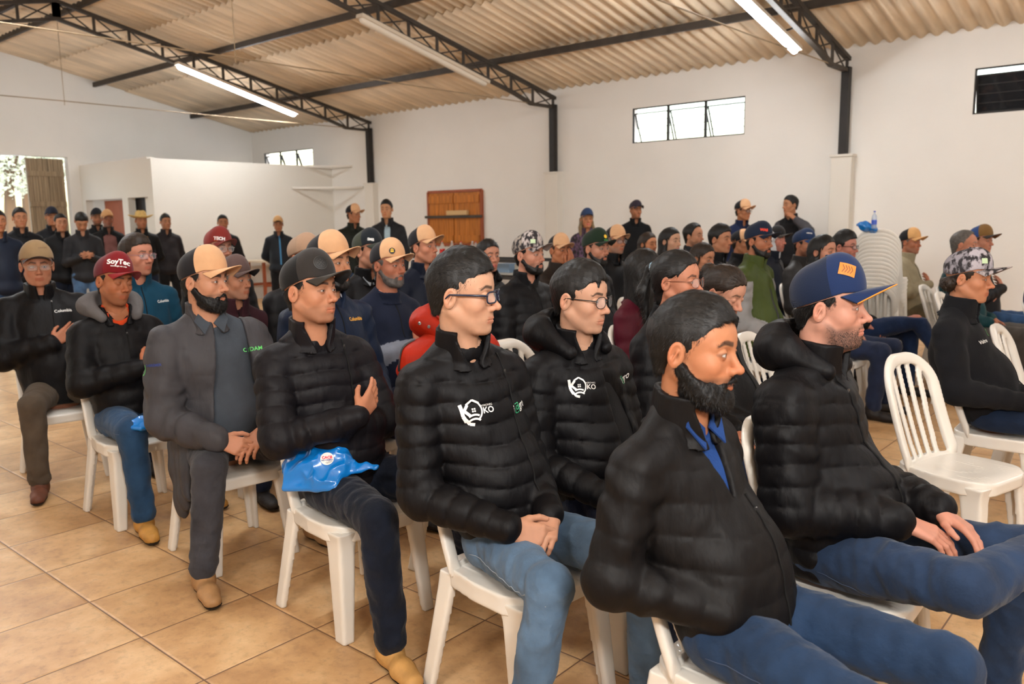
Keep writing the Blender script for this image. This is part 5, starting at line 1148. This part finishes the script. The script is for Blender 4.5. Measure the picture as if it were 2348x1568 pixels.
stand('s15',1458,482,11.9,'standing person in dark cap and black sweater against the right wall',hb=28,bb=15,jacket=dict(col=S(20,20,22),kind='knit',th=.012,w=1.05),pants=JD,face=dict(skin=T2,hair='short',stubble=.4,cap=dict(front=S(50,42,52),id='dk15',tall=.7)))
stand('s16',1704,484,10.6,'standing person in tan and black cap and glasses, navy sweater, against the right wall',hb=55,bb=30,pose='down',jacket=dict(col=S(26,34,62),kind='knit',th=.012,w=1.08),pants=JBL,face=dict(skin=T2,hair='short',glasses=S(40,30,30),gth=.0018,cap=dict(TANCAP,id='tan12')))
stand('s17',1812,470,10.9,'standing person lifting a hand to the mouth, dark grey sleeves, by the right wall',hb=-55,bb=-30,pose='drink',jacket=dict(col=S(26,25,28),kind='knit',th=.014,w=1.06,sleeves=[('up',-.2,1.3,S(70,68,72),'knit'),('lo',-.2,1.3,S(70,68,72),'knit')]),pants=JBL,face=dict(skin=T4,hair='short',hth=.012,hideR=1))
print('people',time.time()-T0)
# ================================================================== lettering, badges
bpy.context.view_layer.update()
def ev(k): return PEOPLE[k]
def klogo():
    parts=[line2d([(-.045,.026),(-.040,-.010),(-.030,-.028)],.011),line2d([(-.040,.0),(-.022,.022)],.009),line2d([(-.034,.004),(-.018,-.012)],.009),
     line2d([(-.026,.022),(-.006,.034),(.014,.022)],.006),ring2d(-.008,.0,.026,.031,-55,62,20,1.1),ring2d(-.006,-.044,.030,.036,60,120,14,1.),ring2d(-.006,-.052,.026,.032,50,128,14,1.),
     line2d([(-.040,-.012),(-.020,-.036),(-.006,-.040)],.009),rect2d(-.011,.004,-.006,.009,1,1),rect2d(-.004,.004,.001,.009,1,1),rect2d(-.011,-.003,-.006,.002,1,1),rect2d(-.004,-.003,.001,.002,1,1)]
    v,f=text2d('KO',.026,.0005); parts.append(([(a+.043,b-.004) for a,b in v],f)); v,f=text2d('AGRONEG',.0085); parts.append(([(a+.040,b+.012) for a,b in v],f)); return merge2d(*parts)
def iagro(o,px,py,sc=1.,ang=0):
    hit=project(o,px,py); a=text2d('i',.045,.0006); b=text2d('gro',.045,.0006)
    stick('lettering',(merge2d(([(x-.046,y) for x,y in a[0]],a[1]),([(x+.028,y) for x,y in b[0]],b[1]))),o,px,py,M_w,hit=hit,sc=sc,ang=ang)
    q=merge2d(line2d([(-.038,-.017),(-.038,.017),(-.008,.017),(-.008,-.014),(-.013,-.020),(-.03,-.020),(-.038,-.014)],.0035),ring2d(-.022,0,.0058,.0092),line2d([(-.0135,.010),(-.0135,-.010)],.0035))
    stick('lettering',q,o,px,py,M_g,hit=hit,sc=sc,ang=ang)
KL=klogo()
j=ev('glassman')['jacket']; stick('embroidered_logo',KL,j,1090,942,M_w,ang=4); iagro(j,1190,930,.8,4)
j=ev('kogreen')['jacket']; stick('embroidered_logo',KL,j,1331,886,M_w,ang=2,sc=.9); iagro(j,1428,868,.72,4)
def letter(k,what,t,px,py,size,m,ang=0,target='jacket',bold=.0003,name='lettering'):
    o=ev(k).get(target); 
    if o.name not in BVHS:
        me=o.data; bvhq=BVHTree.FromPolygons([v.co for v in me.vertices],[tuple(p.vertices) for p in me.polygons]); BVHS[o.name]=bvhq
    return stick(name,text2d(t,size,bold),o,px,py,m,ang=ang)
def badge(k,shape,px,py,m,target='front_panel',ang=0,name='badge',off=.0025):
    o=ev(k)['front'] if target=='front_panel' else ev(k)[target]
    if o.name not in BVHS: me=o.data; BVHS[o.name]=BVHTree.FromPolygons([v.co for v in me.vertices],[tuple(p.vertices) for p in me.polygons])
    return stick(name,shape,o,px,py,m,ang=ang,off=off)
letter('greyjacket','','OIDAM',580,800,.026,M_lg,5); badge('greyjacket',ring2d(0,0,0.0001,.010),561,801,M_w,'jacket')
letter('greyjacket','','J',334,848,.05,M_lg,0); letter('greyjacket','','OABREMER',350,838,.016,M_b,5)
letter('leftmost','','Columbia',145,712,.026,M_w,-2); letter('teal','','Columbia',374,690,.026,M_w,0); letter('tannavy','','Columbia',815,731,.028,M_o,-2,bold=.0006)
letter('camoblack','','Valtra',2255,783,.026,M_w,8); badge('camoblack',ring2d(0,0,.016,.020),2262,762,M_lg,'jacket')
letter('maroon','','Columbia',590,680,.022,M_w,0)
badge('blackcap',merge2d(ring2d(0,0,.0001,.0265)),735,602,mat('badge_black',S(12,12,13),.55)); 
M_bl2=mat('badge_relief',S(52,50,50),.5)
badge('blackcap',merge2d(ring2d(0,0,.0245,.0262),ring2d(0,0,.0178,.0188),line2d([(-.010,-.010),(.010,.010)],.0018),line2d([(-.010,.010),(.010,-.010)],.0018),ring2d(0,.012,.0015,.003),ring2d(0,-.012,.0015,.003),ring2d(.012,0,.0015,.003),ring2d(-.012,0,.0015,.003)),735,602,M_bl2,off=.0035,name='badge_relief')
M_or=mat('orange_leather_patch',S(206,122,40),.6,noise=.2,nscale=60); M_brn=mat('patch_tooling',S(120,66,26),.6)
badge('bluecap',rect2d(-.024,-.019,.024,.019),1943,618,M_or,ang=-18); badge('bluecap',merge2d(*[line2d([(-.015+.008*i,-.012),(-.009+.008*i,.0),(-.015+.008*i,.012)],.0025) for i in range(4)]),1943,618,M_brn,ang=-18,off=.0035,name='patch_tooling')
badge('moustache',ring2d(0,0,.0001,.018),899,575,mat('badge_black',S(12,12,13),.55)); badge('moustache',merge2d(ring2d(0,.004,.004,.008),rect2d(-.010,-.007,.010,-.003),rect2d(-.006,.006,.008,.009)),899,575,mat('badge_yellow',S(240,190,30),.5),off=.0035,name='emblem')
letter('redcap','','SoyTec',272,600,.036,M_w,-8,'front',.0012); letter('redcap','','tecnologia em soja',272,610,.010,M_w,-8,'front')
letter('maroon','','TECH',503,547,.030,M_w,-6,'front',.0012)
M_or2=mat('patch_outline',S(200,90,40),.6); badge('maroon',line2d([(-.014,-.014),(.006,-.014),(.006,.014),(-.014,.014),(-.014,-.014)],.002),496,548,M_or2,ang=-6)
badge('greencap',ring2d(0,0,.0001,.014),1388,542,mat('badge_yellow',S(240,190,30),.5)); letter('greencap','','pioneira',1390,550,.012,M_lg,-6,'front')
badge('camo',rect2d(-.016,-.013,.016,.013),1222,553,mat('pale_green_patch',S(190,210,170),.6)); letter('camo','','a',1222,553,.028,M_lg,0,'front',.001)
badge('camoblack',rect2d(-.014,-.013,.014,.013),2258,598,mat('pale_green_patch',S(190,210,170),.6))
letter('greenjacket','','WAS',1752,527,.026,mat('red_thread',S(230,60,30),.6),-6,'front',.0015); letter('navycap','','vence',1856,534,.022,M_w,-6,'front',.0008); letter('dkgreen','','SMB',850,549,.024,M_w,-8,'front',.0008)
letter('leftmost','','HANGAR',98,568,.012,mat('cap_print_brown',S(110,80,55),.6),0,'front',.0003)
badge('s4',ring2d(0,0,.0001,.02),159,551,M_w,'jacket'); badge('s10',ring2d(0,0,.0001,.02),524,540,M_w,'jacket'); letter('s2','','NBA',64,530,.03,M_w,0); badge('s8',ring2d(0,0,.0001,.03),335,545,M_o,'jacket')
# blue stripes on the standing man's jacket, mustard and white bands on the sweater
M_bs=mat('blue_stripe',S(60,130,180),.6)
badge('s11',line2d([(0,.16),(0,-.35)],.025),642,560,M_bs,'jacket',name='zip_stripe')
# hood snaps and strap on the orange red coat, pulls on zips
def pull(k,m=None):
    e=ev(k)
    if 'zip' in e and len(e['zip'])>3:
        p=np.array(e['zip'][2]); b=MB(); b.box(p+np.array((.002,-.004,-.022)),p+np.array((.007,.004,0))); b.build('zip_pull',mat('zip_metal',S(150,150,150),.3,.6,metal=1),e['jacket'])
for k in ('blackcap','bluecap','redcap','glassman','beardman','leftmost'): pull(k)
# wrist things
def wristband(k,side,m,name,r=.031,w=.008,off=.012):
    e=ev(k);P=e['P']; A=np.array(P['el'+side]);B=np.array(P['wr'+side]); d=(B-A)/np.linalg.norm(B-A); c=B+d*off; u=np.cross(d,(0,0,1));u/=np.linalg.norm(u);v=np.cross(d,u)
    b=MB(); b.tube([c+r*(u*math.cos(a)+v*math.sin(a)) for a in np.linspace(0,2*math.pi,21)],w*.5,6,False); return b.build(name,m,e['root'],smooth=True)
wristband('glassman','L',mat('pale_green_band',S(150,170,130),.6),'bracelet')
# jeans stitching on the two nearest light jeans
def stitch(k,P0,m,w=.0028):
    e=ev(k); o=e['trousers']; bv=BVHS[o.name]; pts=[]
    for p in P0:
        h=bv.find_nearest(Vector(p)); pts.append(tuple(h[0]+h[1]*.001))
    b=MB(); b.tube(pts,w*.5,4); b.build('seam',m,o,smooth=True)
M_st=mat('pale_stitch',S(150,160,170),.8); M_st2=mat('dark_stitch',S(60,74,100),.8)
for k,m in (('glassman',M_st),('bluecap',M_st2),('beardman',M_st2),('redcap',M_st2)):
    K=ev(k); 
    P_=[np.array((0.02+.40*t,-.20-.02*t,.50+.02*t)) for t in np.linspace(0,1,24)]; stitch(k,P_,m)
# ================================================================== blue bag on the lap
M_bag=bpy.data.materials.new('blue_plastic_film'); M_bag.use_nodes=True; _n,_l=nodes(M_bag); _b=_n['Principled BSDF']; _b.inputs['Base Color'].default_value=S(10,120,205)+(1,); _b.inputs['Roughness'].default_value=.22; _b.inputs['Coat Weight'].default_value=.4; _b.inputs['Specular IOR Level'].default_value=.6; _b.inputs['Alpha'].default_value=.93
def bag(loc,rot,size,label,seed=1,tail=True):
    sx,sy,sz=size; F=Field((-sx-.05,-sy-.05,-sz-.05),(sx+.14,sy+.05,sz+.05),.0035)
    def cr(X,Y,Z,t): return .030*(.30-np.abs(nz(X,Y,Z*.3,12,seed)))+.010*(.3-np.abs(nz(X,Y*1.4,Z,25,seed+2)))
    F.ap(rbox((0,0,0),(sx*.92,sy*.95,sz*.30),.012),.012); f0=ell((0,0,0),(sx*1.02,sy*1.02,sz),disp=cr); F.ap(f0,.012)
    F.ap(cone((-sx*.6,sy*.6,sz*.2),(-sx*.8,sy*.95,sz*.9),.022,.010,(1,1,.6),disp=lambda X,Y,Z,t:cr(X,Y,Z,t)),.02)
    if tail: F.ap(cone((sx*.5,0,-sz*.3),(sx+.10,.0,-sz*.6),.035,.008,(1,1,.5),disp=lambda X,Y,Z,t:.5*cr(X,Y,Z,t)),.02)
    V,Q=F.mesh(); V=V@rot.T
    o=link('plastic_bag',newmesh('plastic_bag',V,Q,smooth=True),M_bag,None,loc=tuple(loc)); tag(o,label,'bag'); return o,V,Q
bp=ev('blackcap'); R_=rotz(math.radians(28))@roty(math.radians(-4))@rotx(math.radians(48)); _h=project(bp['trousers'],740,1110); tg=bp['root'].matrix_world@(_h[0]+Vector((-.05,.0,.062)))
B1,V,Q=bag(tg,R_,(.122,.110,.040),'blue plastic bag with round white sticker on the lap of the man in black cap',3)
bpy.context.view_layer.update(); bvh(B1,V,Q)
hit=project(B1,760,1032)
st_=stick('sticker',ring2d(0,0,.0001,.024),B1,750,1052,mat('sticker_white',S(235,232,228),.4),off=.003)
stick('sticker_text',text2d('CACB',.014,.0006),B1,750,1052,M_r,dy=.004,off=.0045); stick('sticker_text',text2d('NO CAMPO',.0075,.0003),B1,750,1052,M_b,dy=-.006,off=.0045)
stick('sticker_text',merge2d(line2d([(-.006,-.016),(.016,-.010)],.0012),line2d([(-.002,-.019),(.018,-.013)],.0012)),B1,750,1052,mat('ink_black',S(30,30,30),.6),off=.0045)
# ================================================================== more chairs
chair(3.48,2.62,-16,'empty white plastic chair right of the man in the dark blue cap')
chair(1.72,1.98,0,'empty white plastic chair between the two men in glasses, row behind them')
chair(.95,4.35,0,'white plastic chair back left of the woman with long black hair')
chair(2.62,2.95,0,'white plastic chair behind the dark blue cap, its back left of his hood')
chair(2.85,6.05,0,'white plastic chair left of the camouflage cap on the right')
chair(3.62,4.06,0,'white plastic chair back beside the black fleece man, far side')
_p=atd(2003,640,7.5); SX,SY=_p[0],_p[1]+.2
ORD=['topmost, under the blue bag','second from the top','third from the top','fourth from the top','fifth from the top','sixth from the top','seventh from the top','middle one, eighth','seventh from the bottom','sixth from the bottom','fifth from the bottom','fourth from the bottom','third from the bottom','second from the bottom','lowest, standing on the floor']
for i in range(15):
    chair(SX,SY+.002*i,96,'white chair in the tall stack by the pillar, '+ORD[14-i],'white chairs nested in the tall stack',z=.036*i)
chair(2.55,6.75,0,'white plastic chair standing in front of the tall chair stack')
print('rest',time.time()-T0)
# bag and bottle on the stack
B2,V,Q=bag((SX-.05,SY-.3,.90+.036*14+.0),rotz(.6)@roty(.3),(.09,.06,.045),'blue plastic bag lying on top of the tall chair stack',5)
b=MB(); b.lathe([(.03,0),(.033,.01),(.033,.16),(.03,.19),(.012,.225),(.012,.245)],14); o=b.build('water_bottle',mat('clear_bottle',S(190,205,225),.1,.6,alpha=.5),smooth=True); o.location=(SX+.02,SY-.33,.885+.036*14); o.scale=(.7,.7,.6); tag(o,'clear water bottle with blue cap at the blue bag on the chair stack','bottle')
b=MB(); b.lathe([(.014,.245),(.014,.262)],12); b.build('bottle_cap',mat('blue_cap',S(40,60,170),.4),o); b=MB(); b.lathe([(.0335,.06),(.0335,.13)],14); b.build('label_band',mat('label_blue',S(60,90,190),.4),o)
# ================================================================== table by the partition with odds and ends
def table(x0,x1,y0,y1,h,m,label,group=None):
    root=empty('trestle_table',((x0+x1)/2,(y0+y1)/2,0)); tag(root,label,'table'); w=(x1-x0)/2;d=(y1-y0)/2
    MB().box((-w,-d,h-.03),(w,d,h)).build('tabletop',m,root)
    for sx in (-1,1):
        for sy in (-1,1): MB().box((sx*(w-.08)-.025,sy*(d-.1)-.025,0),(sx*(w-.08)+.025,sy*(d-.1)+.025,h-.03)).build('leg',M_dwood,root)
    MB().box((-w+.07,-d+.12,.28),(-w+.1,d-.12,.33)).build('crossbar',M_dwood,root); MB().box((w-.1,-d+.12,.28),(w-.07,d-.12,.33)).build('crossbar',M_dwood,root)
    return root
table(-10.45,-9.75,7.65,9.15,.79,mat('pale_tabletop',S(222,206,182),.6),'long wooden table with pale top standing against the white partition')
M_cup=mat('white_cup',S(235,230,225),.5)
for i in range(4): b=MB(); b.lathe([(.026,0),(.034,.085)],12); o=b.build('plastic_cup',M_cup,smooth=True); o.location=(-9.95-.12*(i%2),8.2+.16*i,.79); tag(o,['nearest','second','third','farthest'][i]+' white plastic cup of the four on the wooden table','cup','cups on the partition table')
b=MB(); b.lathe([(.03,0),(.03,.12),(.012,.15),(.012,.17)],12); o=b.build('sauce_bottle',mat('red_sauce',S(180,40,30),.4),smooth=True); o.location=(-9.85,7.95,.79); tag(o,'small red bottle at the left end of the wooden table','bottle')
table(-6.9,-4.9,8.9,9.6,.80,mat('drinks_table_top',S(210,200,190),.5),'table with soft drink bottles in front of the brown shutter')
cols=[(S(200,30,25),S(220,50,40)),(S(205,35,30),S(235,80,60)),(S(60,25,10),S(240,190,40)),(S(40,16,14),S(120,40,140)),(S(50,20,14),S(215,60,70)),(S(42,18,12),S(240,190,40)),(S(60,22,30),S(150,50,150))]
nm=['red drink in clear plastic bottle, leftmost on the drinks table','red drink with red label, second from left on the drinks table','dark drink with yellow label, standing apart in the middle of the table','dark drink with purple label, fourth from left','dark drink with pink red label, fifth from left','dark drink with yellow label, sixth from left beside the woman','purple label drink, rightmost bottle on the table']
ys=[1014,1030,1057,1077,1091,1101,1110]
for i,(x,(lc,lb)) in enumerate(zip(ys,cols)):
    p=CAM+ray(x,565)*((9.2-CAM[1])/ray(x,565)[1]); root=empty('soda_bottle',(p[0],9.2+.07*(i%2),.80)); tag(root,nm[i],'bottle','soft drink bottles')
    b=MB(); b.lathe([(.05,0),(.054,.02),(.054,.12),(.048,.15),(.052,.20),(.05,.215)],14); b.build('drink',mat('drink%d'%i,lc,.15,.6),root,smooth=True)
    b=MB(); b.lathe([(.0545,.10),(.0505,.145),(.0545,.18)],14); b.build('label_band',mat('label%d'%i,lb,.4),root,smooth=True)
    b=MB(); b.lathe([(.051,.214),(.045,.25),(.018,.31),(.014,.335)],14); b.build('bottle_neck',mat('clear_pet',S(220,220,215),.1,.6,alpha=.45),root,smooth=True)
    b=MB(); b.lathe([(.016,.335),(.016,.352)],10); b.build('bottle_cap',mat('cap_red',S(200,50,50),.5) if i%2==0 else mat('cap_white',S(225,220,220),.5),root)
# low black metal rack behind the dark haired woman
root=empty('metal_rack',(-1.7,5.55,0)); tag(root,'black metal rack with grey trays behind the dark haired woman','rack'); b=MB()
for x in (-.75,.55):
    for y in (-.2,.2): b.bar((x,y,0),(x,y,1.08),.035)
for z in (.55,.9,1.08):
    for y in (-.2,.2): b.bar((-.75,y,z),(.55,y,z),.035)
b.build('rack_frame',M_black,root); MB().box((-.73,-.19,.93),(.53,.19,.95)).build('tray',mat('galvanised',S(170,172,170),.35,.5,metal=.6),root); MB().box((-.73,-.19,.58),(.53,.19,.60)).build('tray',mat('galvanised',S(170,172,170)),root)
for i in range(4): o=MB().box((-.6+.28*i-1.7,5.45,.95),(-.4+.28*i-1.7,5.65,1.04)).build('tray_box',mat('grey_box%d'%i,(S(150,160,170),S(190,190,185),S(110,130,150),S(180,176,165))[i],.6)); tag(o,['pale blue grey','off white','slate blue','pale grey'][i]+' box on the metal rack behind the dark haired woman','box','boxes on the metal rack')
# cup held by the standing man, phone
def at_hand(k,side,f=(.09,0,-.02)):
    e=ev(k); w=np.array(e['P']['wr'+side]); el=np.array(e['P']['el'+side]); d=(w-el)/np.linalg.norm(w-el); return e['root'].matrix_world@Vector(w+d*f[0]+np.array((0,f[1],f[2])))
b=MB(); b.lathe([(.025,0),(.034,.09)],12); o=b.build('plastic_cup',mat('clear_cup',S(200,215,225),.15,.6),smooth=True); o.location=at_hand('s12','R',(.08,.02,-.0)); tag(o,'clear plastic cup held by the standing man in dark green jacket','cup')
o=MB().box((-.035,-.07,-.004),(.035,.07,.004)).build('mobile_phone',mat('phone_black',S(15,15,18),.2,.6)); o.location=at_hand('s5','R',(.09,.03,.02)); o.rotation_euler=(.5,.3,0); tag(o,'dark mobile phone in the hands of the man looking down','phone')
# small blue bags lower in the picture
for (p,l) in ((tuple(atd(322,978,3.95)),'blue plastic bag end showing between the red cap man and the grey jacket man'),((3.95,2.75,.10),'blue plastic bag on the floor by the empty chair on the right')):
    bag(p,rotz(.3),(.05,.045,.035),l,7,tail=False)
print('done',time.time()-T0)

o=ev('redcoat')['jacket']; stick('strap',line2d([(0,.07),(-.015,0),(-.018,-.08)],.014),o,935,800,mat('black_webbing',S(24,22,22),.7),name if False else None) if False else stick('strap',line2d([(0,.07),(-.012,0),(-.014,-.08)],.014),o,928,800,mat('black_webbing',S(24,22,22),.7),off=.004)
for q in ((962,741),(984,749)): stick('snap_button',ring2d(0,0,.0001,.007),ev('redcoat')['hood'],q[0],q[1],mat('zip_metal',S(150,150,150),.3,.6,metal=1),off=.003)
